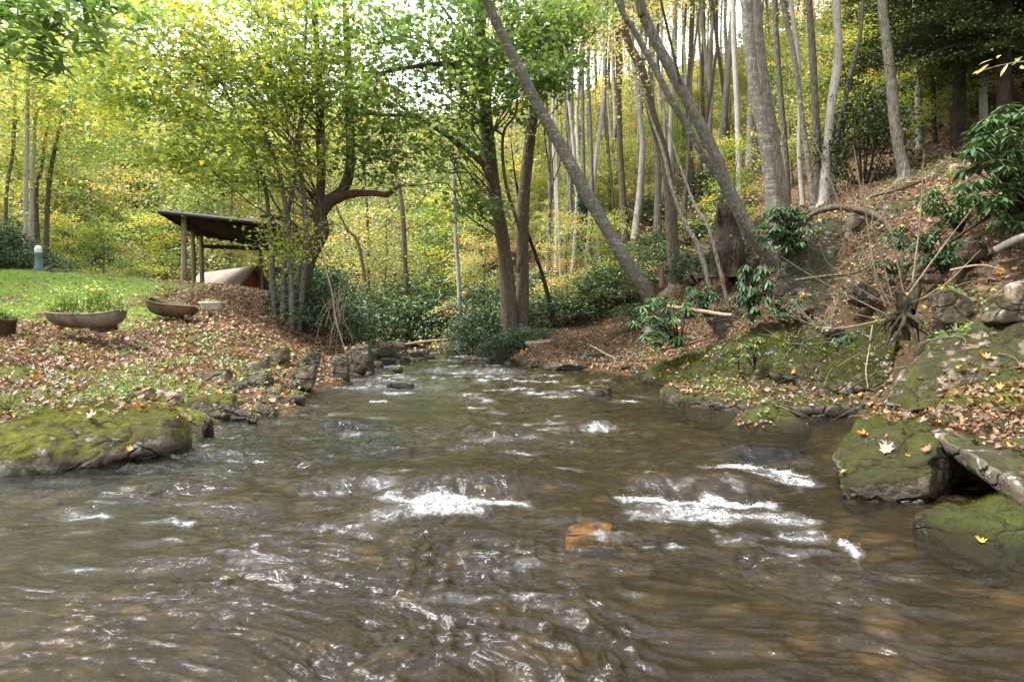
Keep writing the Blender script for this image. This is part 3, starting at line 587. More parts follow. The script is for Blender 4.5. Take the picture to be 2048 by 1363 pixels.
hull_rock([(1640, 775, 10.4), (1790, 775, 9.3), (1810, 680, 9.6), (1730, 630, 10.8), (1660, 690, 11), (1820, 640, 11), (1790, 830, 10.2)],
          'rock_ledge', 'mossy ledge running down between the stump and the pool', amp=.16, freq=1.5, seed=15, n=6, strata=.08)
rock(1420, 1520, 610, 660, 15.5, 'rock_ledge', 'mossy rock hidden in leaves above the dark ledge face', n=5, amp=.14)
rock(1580, 1690, 585, 640, 13.2, 'rock_ledge', 'dark mossy rock at the foot of the lichen boulder', n=5, amp=.16)
hull_rock([(1540, 590, 14.0), (1560, 500, 14.4), (1600, 455, 14.9), (1640, 432, 15.3), (1720, 440, 15.0), (1735, 520, 14.0), (1700, 600, 13.3), (1620, 600, 13.4), (1580, 640, 14), (1700, 480, 16.5), (1590, 520, 16)],
          'rock_lichen', 'tall boulder grey with lichen under the arching root', amp=.12, freq=1.4, seed=16, n=6, strata=.03)
rock(1772, 1872, 384, 450, 13.6, 'rock_moss', 'moss topped boulder on the upper right slope', n=5)
rock(1700, 1790, 418, 470, 14.2, 'rock_half', 'brown boulder beside the moss topped one on the upper slope', n=5)
rock(1868, 1958, 578, 632, 8.8, 'rock_moss', 'flat mossy slab tilted above the huge sloping rock', depth=.6, tilt=-.3, n=5)
rock(1990, 2100, 585, 640, 8.0, 'rock_moss', 'dark mossy rock at the right edge above the huge sloping rock', n=5)
rock(2026, 2075, 560, 600, 7.5, 'rock_dry', 'rounded pale stone at the right edge of the picture')
rock(1826, 1874, 354, 382, 15.5, 'rock_grey', 'grey green flat stone high on the leafy slope', depth=.7, tilt=-.35)
rock(1902, 1962, 324, 366, 14.5, 'rock_dry', 'pale pointed slab near the top of the right slope', depth=.5, tilt=-.5)
rock(1170, 1290, 655, 690, 22, 'rock_half', 'pale layered ledge under the dark bushes behind the gravel bar', depth=.5, n=5, strata=.05)
rock(1060, 1180, 655, 688, 22.4, 'rock_dark', 'long shaded ledge beside the twin trunks', depth=.5, n=5)
rock(1050, 1120, 678, 700, 21.0, 'rock_dry', 'low tan rock half buried in the leafy gravel bar', depth=.6)
rock(1150, 1215, 700, 716, 18.6, 'rock_dark', 'flat grey brown rock at the back of the gravel bar pool', depth=.6)
for (a_, b_, c_, d_, Y_, m_, l_) in [(1905, 1990, 468, 512, 9.6, 'rock_ledge', 'dark mossy rock on the slope under the slanted dark branch'), (1830, 1900, 520, 556, 10.2, 'rock_ledge', 'dark mossy rock just above the stump with shoots'), (1640, 1700, 640, 668, 11.6, 'rock_half', 'brown rock wedged over the middle ledge block'),
        (1700, 1765, 560, 600, 11.2, 'rock_ledge', 'small dark ledge rock left of the stump with shoots'), (1425, 1500, 700, 735, 13.3, 'rock_ledge', 'low mossy rock in the leaves of the mossy apron')]:
    rock(a_, b_, c_, d_, Y_, m_, l_, depth=.8, n=5, amp=.16)
rr = np.random.default_rng(3)
for q in range(46):     # small stones along both water lines
    if q < 22: px = rr.uniform(410, 700); Y = 8.6 + (px - 410) / 290 * 6.5 + rr.uniform(-.2, .8)
    else: px = rr.uniform(1180, 1420); Y = 17.5 - (px - 1180) / 240 * 4.8 + rr.uniform(-.2, .8)
    X0 = (px - 1024) / F * Y; z = Hs(X0, Y)
    if -.14 < z < .5:
        p_ = rr.uniform(.05, .15); N, d = planes_random(13, q + 100); V, f = star(N, d, 3); V = V * np.array([p_, p_ * .8, p_ * .55]) + np.array([X0, Y, z + .02])
        left = q < 22
        finish_rock('stone', V, f, M[['rock_grey', 'rock_dark', 'rock_dry', 'rock_half'][q % 4]], 'small stone among wet leaves along the left waterline' if left else 'small stone at the foot of the right bank beyond the mossy apron', 'small stones of the left shore' if left else 'small stones of the right shore', .02, 9, q, 'stone')

# ------------------------------------------------------------------ crowns, trees
def blob(acc, tm, centers, cnt, sx, sz, size, t0, tj, tilt=.55):
    """clusters of leaves round each centre; flat sprays when sz is small"""
    centers = np.asarray(centers); n = len(centers); c = np.repeat(centers, cnt, 0)
    th = rng.normal(0, .25, (n, 2)); d = rng.normal(0, 1, (len(c), 3)) * np.array([sx, sx, sz])
    d[:, 2] += (d[:, :2] * np.repeat(th, cnt, 0)).sum(1)
    ct = np.repeat(rng.normal(0, tj, n), cnt)
    scatter(acc, tm, c + d, size * rng.uniform(.65, 1.25, len(c)), np.clip(t0 + ct + rng.normal(0, tj * .8, len(c)), 0, 1), tilt)
def limb_to(acc, path, pr, target, r0, seed=0, frac=None):
    """a curved branch from a trunk path to a target"""
    zz = path[:, 2]; want = target[2] - np.hypot(*(target[:2] - path[:, :2].mean(0))) * .55
    i = int(np.argmin(np.abs(zz - want))); p0 = path[i]
    mid = p0 * .45 + target * .55 + np.array([0, 0, .10 * np.linalg.norm(target - p0)]) + rng.normal(0, .06, 3) * np.linalg.norm(target - p0)
    r = min(r0, pr[i] * .55); tube(acc, [p0, mid, target], [r, r * .55, .004], 5, 3)
def make_tree(name, label, cat, base, path, rad, bk, crown, leafm, tm=LEAF, size=.09, cnt=70, sx=.4, sz=.16, t0=.5, tj=.12, limb=.03, sides=12, group=None, n=5, bump=.16, tilt=.55, extra=None, every=1, flute=.4):
    """path in world coords; crown = array of cluster centres in world coords"""
    o = thing(name, label, cat, base, group)
    ta = Acc(); path = np.asarray(path, float); tube(ta, path, rad, sides, n, bump, seed=hash(label) % 50, flute=flute)
    P, r_ = smooth_path(path, rad, 4)
    if crown is not None and len(crown):
        K = max(3, len(crown) // 9); gi = np.random.default_rng(len(crown) + K); seeds = crown[gi.choice(len(crown), min(K, len(crown)), replace=False)]
        own = np.argmin(np.linalg.norm(crown[:, None] - seeds[None], axis=2), 1)
        for q in range(len(seeds)):
            mem = crown[own == q]; tg = mem.mean(0); L_ = np.linalg.norm(tg - P, axis=1)
            want = tg[2] - .7 * np.min(np.hypot(P[:, 0] - tg[0], P[:, 1] - tg[1])); i0 = int(np.argmin(np.abs(P[:, 2] - want))); p0 = P[i0]; ln = np.linalg.norm(tg - p0)
            pts = np.array([p0 + (tg - p0) * u_ + np.array([0, 0, .12 * ln * math.sin(u_ * 3.14)]) + gi.normal(0, .05, 3) * ln * (0 < u_ < 1) for u_ in (0, .25, .5, .75, 1)]); r0 = min(limb, r_[i0] * .6)
            lp, lr = smooth_path(pts, np.linspace(r0, .007, 5), 3); tube(ta, pts, np.linspace(r0, .007, 5), 6, 3)
            for c in mem[::every]:
                j0 = int(np.argmin(np.linalg.norm(lp - c, axis=1) + .5 * np.abs(np.arange(len(lp)) - len(lp) * .6) / len(lp) * ln)); a0 = lp[max(1, j0 - 2)]
                tube(ta, [a0, (a0 + c) / 2 + gi.normal(0, .08, 3) * np.linalg.norm(c - a0), c], [min(.012, lr[j0] * .8), .007, .003], 4, 2)
    if extra:
        for pp, rr_ in extra: tube(ta, pp, rr_, 8, 4, bump)
    ta.build('trunk', M[bk], o, base)
    if crown is not None and len(crown):
        ca = Acc(); blob(ca, tm, crown, cnt, sx, sz, size, t0, tj, tilt); ca.build('crown', M[leafm], o, base, smooth=False)
    return o
def ell(n, c, r, seed=0, hollow=.0):
    g = np.random.default_rng(seed); d = g.normal(0, 1, (n, 3)); d /= np.linalg.norm(d, axis=1)[:, None]; return np.array(c) + d * (g.uniform(hollow, 1, n) ** .45)[:, None] * np.array(r)
def pp(L, Y0, Y1=None):
    """pixel polyline to world, depth going from Y0 to Y1"""
    Y1 = Y0 if Y1 is None else Y1; n = len(L); return np.array([W(a, b, Y0 + (Y1 - Y0) * i / max(1, n - 1)) for i, (a, b) in enumerate(L)])
def rw(wpx, Y): return np.array(wpx) / 2 / F * Y
def hero(label, L, wpx, Y0, Y1, bk, crown=None, leafm='leaf_green', name='tree', cat='tree', top=7, **kw):
    p = pp(L, Y0, Y1); g = Hs(p[0][0], p[0][1]); r = list(rw(wpx, Y0) * (.69 if wpx[0] > 14 else .85))
    p[0][2] = min(p[0][2], g + .1); base = np.array([p[0][0], p[0][1], g])
    p = np.vstack([[p[0][0], p[0][1], g - .3], p]); r = [r[0] * 2.3, r[0] * 1.55] + r; p = np.vstack([p[:1], [(p[0] * .35 + p[1] * .65)], p[1:]]); r[2] *= 1.12
    if top: d = p[-1] - p[-2]; d /= np.linalg.norm(d); p = np.vstack([p, p[-1] + (d + [0, 0, .3]) * top * .5, p[-1] + (d + [0, 0, .6]) * top]); r += [r[-1] * .7, r[-1] * .25]
    return make_tree(name, label, cat, base, p, r, bk, crown, leafm, **kw)
def cat_(*a): return np.vstack(a)

# leaning cherry in the centre
hero('leaning speckled grey tree crossing in front of the twin dark trunks', [(1318, 625), (1292, 585), (1250, 520), (1180, 400), (1120, 290), (1075, 210), (1040, 140), (1000, 60), (972, 0), (950, -60)], [40, 38, 37, 35, 32, 30, 27, 25, 23, 21], 18.3, 15.5, 'bark_cherry',
     ell(52, (-2.0, 10, 12.5), (5.5, 5, 2), 1), sides=16, n=6, t0=.45, cnt=80)  # crown spread over the creek out of view, added to darken the water
# twin trunks
hero('dark rough trunk, left one of the twin pair behind the leaning tree', [(1022, 640), (1015, 560), (1006, 480), (992, 400), (978, 300), (970, 200), (962, 90), (958, 0)], [44, 40, 38, 36, 34, 30, 28, 26], 22.5, 20, 'bark_rough',
     cat_(ell(92, W(850, 200, 19.2), (2.9, 2.2, 2.2), 2), ell(70, W(1010, 120, 18.8), (2.0, 1.5, 1.9), 3), ell(72, W(850, 20, 19), (3.8, 2, 1.5), 4), ell(12, W(960, 400, 19.8), (.8, .6, .5), 5), ell(16, W(740, 330, 19), (1.3, 1, .6), 6)), 'leaf_green', tm=MAPLE_S, size=.18, cnt=32, sx=.38, sz=.14, t0=.52, tj=.16, sides=16, n=6, tilt=.5,
     extra=[(pp([(975, 335), (900, 275), (830, 235), (760, 230), (690, 225)], 20.7, 19), rw([12, 11, 9, 6, 3], 19)), (pp([(965, 190), (930, 140), (880, 128), (800, 138), (740, 150)], 20.6, 18.5), rw([14, 13, 11, 8, 4], 18)),
            (pp([(1035, 545), (1045, 480), (1012, 370), (1006, 270), (1030, 230), (1035, 180)], 21.3, 20), rw([9, 9, 8, 6, 5, 3], 18)), (pp([(1006, 270), (960, 240), (900, 225)], 20, 19), rw([6, 4, 2], 18))])
hero('rough trunk, right one of the twin pair behind the leaning tree', [(1042, 640), (1046, 560), (1045, 470), (1048, 390), (1060, 280), (1070, 210), (1085, 130), (1098, 50), (1102, 0)], [40, 36, 34, 34, 30, 28, 25, 22, 20], 22.8, 20.5, 'bark_rough',
     cat_(ell(46, W(1110, 60, 19.5), (1.2, 1.2, 1.2), 6), ell(16, W(1090, 160, 18), (1.0, .6, .4), 8)), 'leaf_green', tm=MAPLE_S, size=.15, cnt=42, sx=.34, sz=.14, t0=.42, tj=.14, sides=16, n=6)
# sapling group beside them
hero('slim straight sapling just right of the twin trunks', [(1100, 605), (1098, 500), (1100, 380), (1096, 250), (1090, 170)], [11, 10, 9, 8, 6], 24.5, 24.5, 'bark_grey', ell(10, W(1095, 200, 21), (1.2, .8, 1.8), 9), 'leaf_yellow', cnt=40, top=2)
hero('thin dark stem leaning left into the twin trunks', [(1112, 610), (1085, 550), (1050, 450), (1035, 380)], [11, 9, 7, 5], 23, 22, 'bark_dark', None, top=1)
# forked leaning tree on the right
hero('leaning smooth grey tree, thicker stem of the fork above the rhododendron', [(1560, 540), (1530, 500), (1495, 450), (1455, 370), (1425, 300), (1385, 220), (1345, 145), (1310, 80), (1288, 30), (1275, -20)], [40, 38, 33, 32, 32, 31, 30, 28, 27, 26], 16, 15, 'bark_grey', ell(34, (3.0, 8.5, 12.8), (5, 5, 2.2), 10), sides=16, n=6, cnt=80)  # this crown too reaches over the creek unseen, shaped to shade it
hero('leaning mottled tree, thinner stem of the fork above the rhododendron', [(1545, 530), (1500, 478), (1475, 430), (1440, 360), (1400, 300), (1370, 245), (1345, 205), (1300, 120), (1262, 50), (1235, 0)], [26, 24, 22, 21, 20, 20, 19, 17, 16, 15], 16.2, 15.6, 'bark_cherry', ell(30, W(1150, -150, 15), (2.5, 2.5, 1.4), 11), n=6, cnt=80)
hero('rough ragged trunk leaning left behind the forked leaning tree', [(1352, 560), (1345, 480), (1340, 400), (1328, 310), (1307, 240), (1283, 140), (1255, 80), (1240, 0)], [40, 34, 30, 28, 27, 25, 22, 20], 22, 21, 'bark_rough', cat_(ell(26, W(1250, 60, 21), (1.6, 1.6, 2.2), 12), ell(20, W(1300, -80, 21), (3, 2, 1.5), 13)), 'leaf_yellow', size=.10, cnt=60, sides=14, n=6, flute=.5)
hero('thin curved stem bending right below the forked tree', [(1430, 550), (1400, 500), (1372, 450), (1345, 380), (1325, 300), (1300, 230)], [13, 12, 11, 10, 8, 5], 17, 18, 'bark_grey', None, top=2)
hero('thinnest curved stem sweeping down beside the dark rotten stump', [(1462, 506), (1420, 463), (1395, 420), (1378, 380), (1350, 300)], [9, 9, 8, 7, 5], 16, 17, 'bark_grey', None, top=2)
# double trunk
hero('massive grey trunk with pale lichen, the larger of the fused pair', [(1552, 440), (1546, 400), (1538, 340), (1528, 270), (1515, 200), (1504, 140), (1498, 85), (1494, 0)], [50, 42, 39, 37, 36, 35, 35, 33], 17, 17, 'bark_cherry', ell(30, W(1480, -260, 17), (3.5, 3, 1.5), 14), 'leaf_yellow', sides=18, n=6, cnt=70)
hero('grey trunk fused to the right side of the massive lichen trunk', [(1572, 430), (1564, 380), (1555, 320), (1543, 240), (1530, 170), (1521, 100), (1514, 0)], [34, 30, 28, 26, 25, 25, 24], 17.35, 17.35, 'bark_grey', ell(24, W(1560, -260, 17.4), (3, 3, 1.5), 15), 'leaf_yellow', sides=16, n=6)
S = [('slender trunk right behind the fused pair', [(1576, 400), (1570, 300), (1560, 180), (1553, 80), (1550, 0)], [19, 17, 16, 15, 15], 19.5, 'bark_grey'),
     ('crooked speckled stem bowing right beside the slender trunk', [(1628, 405), (1614, 307), (1603, 222), (1588, 110), (1570, 30), (1562, -20)], [18, 15, 14, 13, 12, 11], 18, 'bark_cherry'),
     ('pale spotted thin stem crossing the crooked speckled one', [(1606, 400), (1598, 300), (1600, 200), (1594, 90), (1582, 0)], [12, 10, 10, 10, 9], 18.6, 'bark_pale'),
     ('straight grey trunk left of the bent trunk', [(1638, 395), (1635, 300), (1630, 200), (1624, 90), (1618, 0)], [24, 21, 20, 19, 17], 18.8, 'bark_grey'),
     ('pinkish trunk with a bend at mid height on the right ridge', [(1646, 395), (1652, 330), (1658, 260), (1664, 200), (1675, 130), (1676, 70), (1672, 0)], [30, 26, 25, 24, 24, 23, 23], 18, 'bark_pale'),
     ('thin stem curving up to the right from behind the bent trunk', [(1664, 380), (1672, 300), (1684, 230), (1700, 154), (1720, 70), (1726, 0)], [14, 12, 11, 10, 9, 8], 18.7, 'bark_grey'),
     ('stout smooth brown trunk leaning left at the head of the slope', [(1810, 352), (1798, 300), (1789, 240), (1781, 150), (1770, 60), (1764, 0)], [34, 29, 28, 28, 26, 24], 16.5, 'bark_grey'),
     ('grey speckled trunk left of the dark hemlock trunks', [(1840, 330), (1838, 240), (1836, 150), (1832, 50)], [20, 19, 18, 16], 21, 'bark_pale'),
     ('thin dark wavy trunk on the right ridge', [(1873, 320), (1868, 240), (1866, 160), (1860, 60)], [11, 10, 9, 8], 20, 'bark_dark'),
     ('pale trunk close beside the dark reddish trunk on the ridge', [(1894, 310), (1893, 230), (1890, 120)], [13, 12, 10], 22, 'bark_pale'),
     ('grey thin trunk between the dark reddish and the broad pale trunk', [(1930, 300), (1928, 220), (1925, 120)], [11, 10, 9], 23, 'bark_grey'),
     ('broad pale trunk under the hemlock boughs', [(1968, 290), (1967, 220), (1966, 130), (1964, 40)], [22, 20, 19, 17], 19, 'bark_pale'),
     ('slim pale trunk behind the right rhododendron', [(2004, 270), (2004, 200), (2002, 100)], [14, 12, 11], 22, 'bark_pale'),
     ('dark slim trunk at the right edge behind the rhododendron', [(2024, 260), (2023, 180), (2020, 80)], [15, 14, 12], 20, 'bark_rough'),
     ('lone pale trunk standing between the fused pair and the forked tree', [(1482, 425), (1478, 320), (1474, 200), (1468, 90), (1466, 0)], [20, 18, 16, 15, 14], 25, 'bark_pale')]
for q, (lab, L, wp, Y, bk) in enumerate(S):
    hero(lab, L, wp, Y, Y, bk, ell(16, W(L[-1][0], -170 if Y < 21 else -120, Y), (2.6, 2.4, 1.8), 60 + q), 'leaf_yellow', cnt=55, sx=.5, sides=12, n=4, every=2)
# dead-limb twisted tree left of the creek
hero('twisted thick old tree with a bare crooked limb beside the open shed', [(606, 575), (610, 545), (622, 505), (642, 465), (640, 435), (640, 400), (642, 342), (640, 270), (640, 205), (634, 100), (628, 0)], [52, 46, 44, 46, 40, 26, 24, 23, 22, 18, 14], 20.5, 20, 'bark_rough',
     cat_(ell(96, W(410, 190, 19), (3.9, 2.5, 2.4), 20), ell(80, W(620, 130, 19), (2.4, 2, 2.2), 21), ell(78, W(400, 20, 18.5), (5.0, 2.5, 1.5), 22), ell(30, W(230, 120, 18.5), (1.6, 1.6, 1.4), 25), ell(30, W(480, 330, 19), (2.6, 2, .8), 24)), 'leaf_maple', tm=MAPLE_S, size=.155, cnt=54, sx=.44, sz=.15, t0=.66, tj=.18, sides=18, n=6, flute=.35, tilt=.5,
     extra=[(pp([(630, 440), (655, 405), (685, 380), (700, 335), (700, 250), (698, 180), (694, 80), (690, -20)], 20.3, 20), rw([30, 27, 24, 20, 18, 16, 14, 11], 20)),
            (pp([(600, 490), (585, 450), (560, 436), (520, 432)], 20.5, 20), rw([18, 12, 10, 6], 20))])
limb = Acc(); tube(limb, pp([(672, 398), (700, 388), (740, 386), (772, 389), (786, 380), (800, 372)], 20.1, 19.4), rw([17, 15, 14, 13, 9, 4], 20), 12, 6, .4, seed=3)
tube(limb, pp([(785, 381), (790, 378), (812, 368)], 19.5, 19.4), rw([6, 4, 2], 20), 6, 3)
par = [o for o in bpy.data.objects if o.get('label', '').startswith('twisted thick')][0]
lo = limb.build('dead_limb', M['bark_red'], par, par.location); lo['label'] = 'reddish brown bare limb with a crooked broken tip'
for q, (L, wp, lab) in enumerate([([(583, 560), (578, 466), (557, 342), (530, 270), (505, 200)], [16, 14, 12, 9, 6], 'grey slim stem leaning left of the twisted tree'),
                              ([(597, 560), (612, 466), (602, 342), (598, 290), (606, 180), (612, 60)], [13, 12, 11, 10, 8, 5], 'slim stem rising straight through the twisted tree leaves'),
                              ([(565, 560), (572, 460), (590, 360), (596, 270), (640, 190)], [12, 10, 8, 7, 4], 'thin stem bowing right in front of the twisted tree'),
                              ([(548, 570), (540, 450), (520, 330), (470, 220), (430, 140)], [11, 10, 8, 6, 4], 'thin long stem bending left over the shed roof')]):
    hero(lab, L, wp, 19.2 + .2 * q, 18.5, 'bark_grey', cat_(ell(26, W(L[-2][0], L[-2][1], 18.6), (1.6, 1.2, 1.5), 30 + q), ell(5, W(L[1][0], L[1][1] + 20, 18.7), (.9, .6, .7), 40 + q)), 'leaf_maple', size=.10, cnt=42, sx=.36, sz=.2, t0=.55, top=1, n=5)
# left edge birches
for q, (L, wp, lab, bk) in enumerate([([(50, 470), (51, 400), (54, 270), (56, 140), (60, 20)], [11, 10, 9, 8, 6], 'tall pale birch, left one of the slender pair by the lawn', 'bark_pale'),
                              ([(58, 470), (64, 380), (68, 300), (72, 220), (88, 120)], [10, 9, 8, 6, 4], 'pale birch curving right beside the taller one', 'bark_pale'),
                              ([(6, 480), (12, 400), (26, 300), (30, 200), (34, 80)], [9, 8, 8, 7, 5], 'slim grey trunk at the far left edge', 'bark_grey'),
                              ([(88, 470), (95, 400), (118, 260), (150, 150)], [15, 13, 10, 7], 'darker leaning trunk right of the pale birches', 'bark_rough'),
                              ([(78, 470), (72, 400), (84, 330), (100, 200)], [11, 10, 8, 5], 'thin dark trunk crossing behind the pale birches', 'bark_rough')]):
    hero(lab, L, wp, 29 + q * .7, 29 + q * .7, bk, ell(34, W(L[-2][0] + 30, L[-2][1] - 30, 28.5 + q * .6), (3.6, 2.5, 3.2), 50 + q), 'leaf_maple', size=.14, cnt=75, sx=.6, sz=.22, t0=.5, tj=.2, n=4, every=2)
# overhanging near branches at the top left, from a tree standing left of the frame
bp = [(-7.6, 7.5, Hs(-7.6, 7.5)), (-7.5, 7.5, 2.5), (-7.2, 7.6, 4.2), (-6.9, 7.8, 6.5), (-6.7, 8, 9)]
cl = np.array([W(*a) for a in [(40, 30, 8), (80, 70, 8.2), (110, 110, 8), (60, 100, 8), (30, 120, 7.8), (150, 20, 8.4), (200, 10, 8.6), (180, 35, 8.3), (100, 20, 8), (270, 25, 8.8), (130, 120, 8.2), (90, 45, 8.4), (10, 60, 7.8), (250, 40, 8.8), (-40, 30, 7.6), (-60, -40, 7.8), (120, -40, 8), (-20, 90, 7.5), (210, -20, 8.5), (60, 5, 8.0), (160, 60, 8.2), (30, -15, 7.8)]])
make_tree('overhanging_tree', 'broad dark green leaves on branches hanging into the top left corner', 'tree', np.array(bp[0]), bp, [.2, .18, .16, .13, .1], 'bark_dark', cl, 'leaf_green', RHODO, size=.24, cnt=30, sx=.22, sz=.09, t0=.42, tj=.1, tilt=.4, limb=.02)

# ------------------------------------------------------------------ prototypes for the wood
def proto_tall(i, h=24):
    g = np.random.default_rng(200 + i); px = g.normal(0, .26, (7, 2)).cumsum(0); zz = np.linspace(0, h, 7); path = np.c_[px, zz]; path[0, :2] *= 0
    r = np.interp(zz, [0, 1, h], [.17, .125, .03]); cr = []
    for k in range(64):
        z = g.uniform(.5, 1.02) * h; rad = 2.8 * (1.08 - z / h) ** .5 * g.uniform(.15, 1); a = g.uniform(0, 6.28); cr.append([math.cos(a) * rad, math.sin(a) * rad, z])
    return make_tree('forest_tree', 'slender forest tree', 'tree', np.zeros(3), path, r, ['bark_pale', 'bark_grey', 'bark_pale', 'bark_rough'][i % 4], np.array(cr), 'leaf_yellow', size=.17, cnt=50, sx=.6, sz=.25, t0=.5, tj=.2, sides=9, n=2, every=2, limb=.03)
def proto_under(i, h=7):
    g = np.random.default_rng(300 + i); path = np.c_[g.normal(0, .13, (6, 2)).cumsum(0), np.linspace(0, h, 6)]; path[0, :2] *= 0
    cr = []
    for k in range(46):
        z = g.uniform(.16, 1.05) * h; rad = 3.0 * (1.15 - z / h) ** .6 * g.uniform(.1, 1); a = g.uniform(0, 6.28); cr.append([math.cos(a) * rad, math.sin(a) * rad, z])
    return make_tree('understorey_tree', 'low leafy tree', 'tree', np.zeros(3), path, np.linspace(.07, .015, 6), 'bark_grey', np.array(cr), ['leaf_yellow', 'leaf_yellow', 'leaf_maple', 'leaf_maple'][i % 4], size=.13, cnt=120, sx=.52, sz=.11, t0=.42, tj=.24, sides=7, n=2, every=2, limb=.02, tilt=.4)
def proto_shrub(i):
    g = np.random.default_rng(400 + i); cr = []
    for k in range(60):
        a = g.uniform(0, 6.28); e = g.uniform(0, 1.4); rr_ = g.uniform(.55, 1); cr.append([math.cos(a) * math.cos(e) * 1.5 * rr_, math.sin(a) * math.cos(e) * 1.5 * rr_, .25 + math.sin(e) * 1.7 * rr_])
    cr = np.array(cr); o = thing('shrub', 'evergreen shrub', 'shrub'); s = Acc()
    for c in cr[::2]: tube(s, [(0, 0, -.1), (c[0] * .5, c[1] * .5, c[2] * .3), c], [.03, .018, .004], 5, 3)
    s.build('stem', M['bark_dark'], o); l = Acc(); blob(l, RHODO if i % 2 else LEAF, cr, 70, .24, .16, .15 if i % 2 else .09, .45, .2, .7); l.build('foliage', M['needle' if i == 4 else 'leaf_dark' if i % 3 else 'leaf_rhodo'], o, smooth=False); return o
def proto_hemlock(i, h=16):
    g = np.random.default_rng(500 + i); path = np.c_[g.normal(0, .05, (6, 2)).cumsum(0), np.linspace(0, h, 6)]; path[0, :2] *= 0
    o = thing('hemlock', 'hemlock', 'tree'); s = Acc(); tube(s, path, np.linspace(.17, .03, 6), 10, 3, .1, flute=.2); l = Acc(); C = []; 
    for k in range(230):
        z = g.uniform(.16, 1.0) * h; a = g.uniform(0, 6.28); Lh = 3.4 * (1.1 - z / h) ** .7 * g.uniform(.5, 1); d = np.array([math.cos(a), math.sin(a), 0]); p0 = np.array([0, 0, z]); 
        tip = p0 + d * Lh + [0, 0, -.22 * Lh]; mid = p0 + d * Lh * .5 + [0, 0, .02]
        tube(s, [p0, mid, tip], [.022, .012, .003], 4, 2)
        for q in np.linspace(.2, 1, 9): C.append(p0 + (tip - p0) * q + np.array([0, 0, .12 * math.sin(q * 3)]))
    s.build('trunk', M['bark_dark'], o); C = np.array(C)
    blob(l, LEAF, C, 52, .23, .05, .085, .4, .2, .45); l.build('crown', M['needle'], o, smooth=False); return o
def proto_broad(i, h=15):
    g = np.random.default_rng(700 + i); path = np.c_[g.normal(0, .2, (6, 2)).cumsum(0), np.linspace(0, h, 6)]; path[0, :2] *= 0; cr = []
    for k in range(78):
        z = g.uniform(.14, 1.03) * h; rad = 4.2 * math.sin(min(1, z / h + .1) ** .8 * 2.7) ** .6 * g.uniform(.2, 1) + .3; a = g.uniform(0, 6.28); cr.append([math.cos(a) * rad, math.sin(a) * rad, z])
    return make_tree('broad_tree', 'broad tree', 'tree', np.zeros(3), path, np.linspace(.2, .03, 6), 'bark_grey', np.array(cr), ['leaf_yellow', 'leaf_maple', 'leaf_yellow'][i % 3], size=.20, cnt=100, sx=.85, sz=.28, t0=.45, tj=.24, sides=8, n=2, every=2, limb=.05)
broad = [proto_broad(i) for i in range(3)]
tall = [proto_tall(i) for i in range(4)]; under = [proto_under(i) for i in range(5)]; shrub = [proto_shrub(i) for i in range(5)]; heml = [proto_hemlock(i) for i in range(2)]
used = set()
def put(pl, i, x, y, sc=1.0, label=None, group=None, rz=None, sink=.1, tl=None):
    o = pl[i % len(pl)]; rz = random.uniform(0, 6.28) if rz is None else rz
    z = Hs(x, y) - sink
    if id(o) not in used: used.add(id(o)); o.location = (x, y, z); o.rotation_euler = (0, 0, rz); o.scale = (sc, sc, sc) if np.isscalar(sc) else sc; r = o; o['label'] = label or o['label']; 
    else: r = copy_tree(o, (x, y, z), rz, sc, label)
    if group: r['group'] = group
    if tl: r.rotation_euler = (tl[0], tl[1], rz)
    return r
def X_at(px, Y): return (px - 1024) / F * Y
g = np.random.default_rng(11)
# pale slim trunks seen between the twin trunks and the forked tree
for q, (px, Y) in enumerate([(1156, 38), (1169, 33), (1200, 30), (1216, 40), (1228, 42), (1252, 32), (1269, 34), (1313, 31), (1340, 36), (1380, 34), (1405, 40), (1430, 30), (1448, 44), (1140, 45), (1290, 46), (1185, 50), (1240, 52), (1360, 50), (1412, 48), (1322, 44), (1500, 36), (1590, 34), (1540, 40), (1700, 32), (1745, 36), (1815, 34), (1905, 32), (1950, 36)]):
    put(tall, q * 7 % 4, X_at(px, Y), Y, .95 + .25 * g.random(), 'tall pale slender trunk standing on the far hillside beyond the creek', 'slender trees of the far hillside', tl=(g.normal(0, .012), g.normal(0, .015)))
for q in range(96):     # more of the wood, higher up the slope and far to the left
    Y = g.uniform(29, 86); px = g.uniform(1090 if Y < 45 else 900, 2250)
    put(tall, q % 4, X_at(px, Y), Y, (*[g.uniform(.55, 1.15)] * 2, g.uniform(.8, 1.15)), 'tall pale slender trunk standing on the far hillside beyond the creek', 'slender trees of the far hillside', tl=(g.normal(0, .015), g.normal(0, .02)))
for q in range(30):
    Y = g.uniform(44, 80); px = g.uniform(-250, 820)
    put(tall, q % 4, X_at(px, Y), Y, g.uniform(.55, .8) if px > 300 else g.uniform(.7, .95), 'slim tree in the light wood far behind the shed and lawn', 'slim trees behind the shed', tl=(g.normal(0, .02), g.normal(0, .02)))
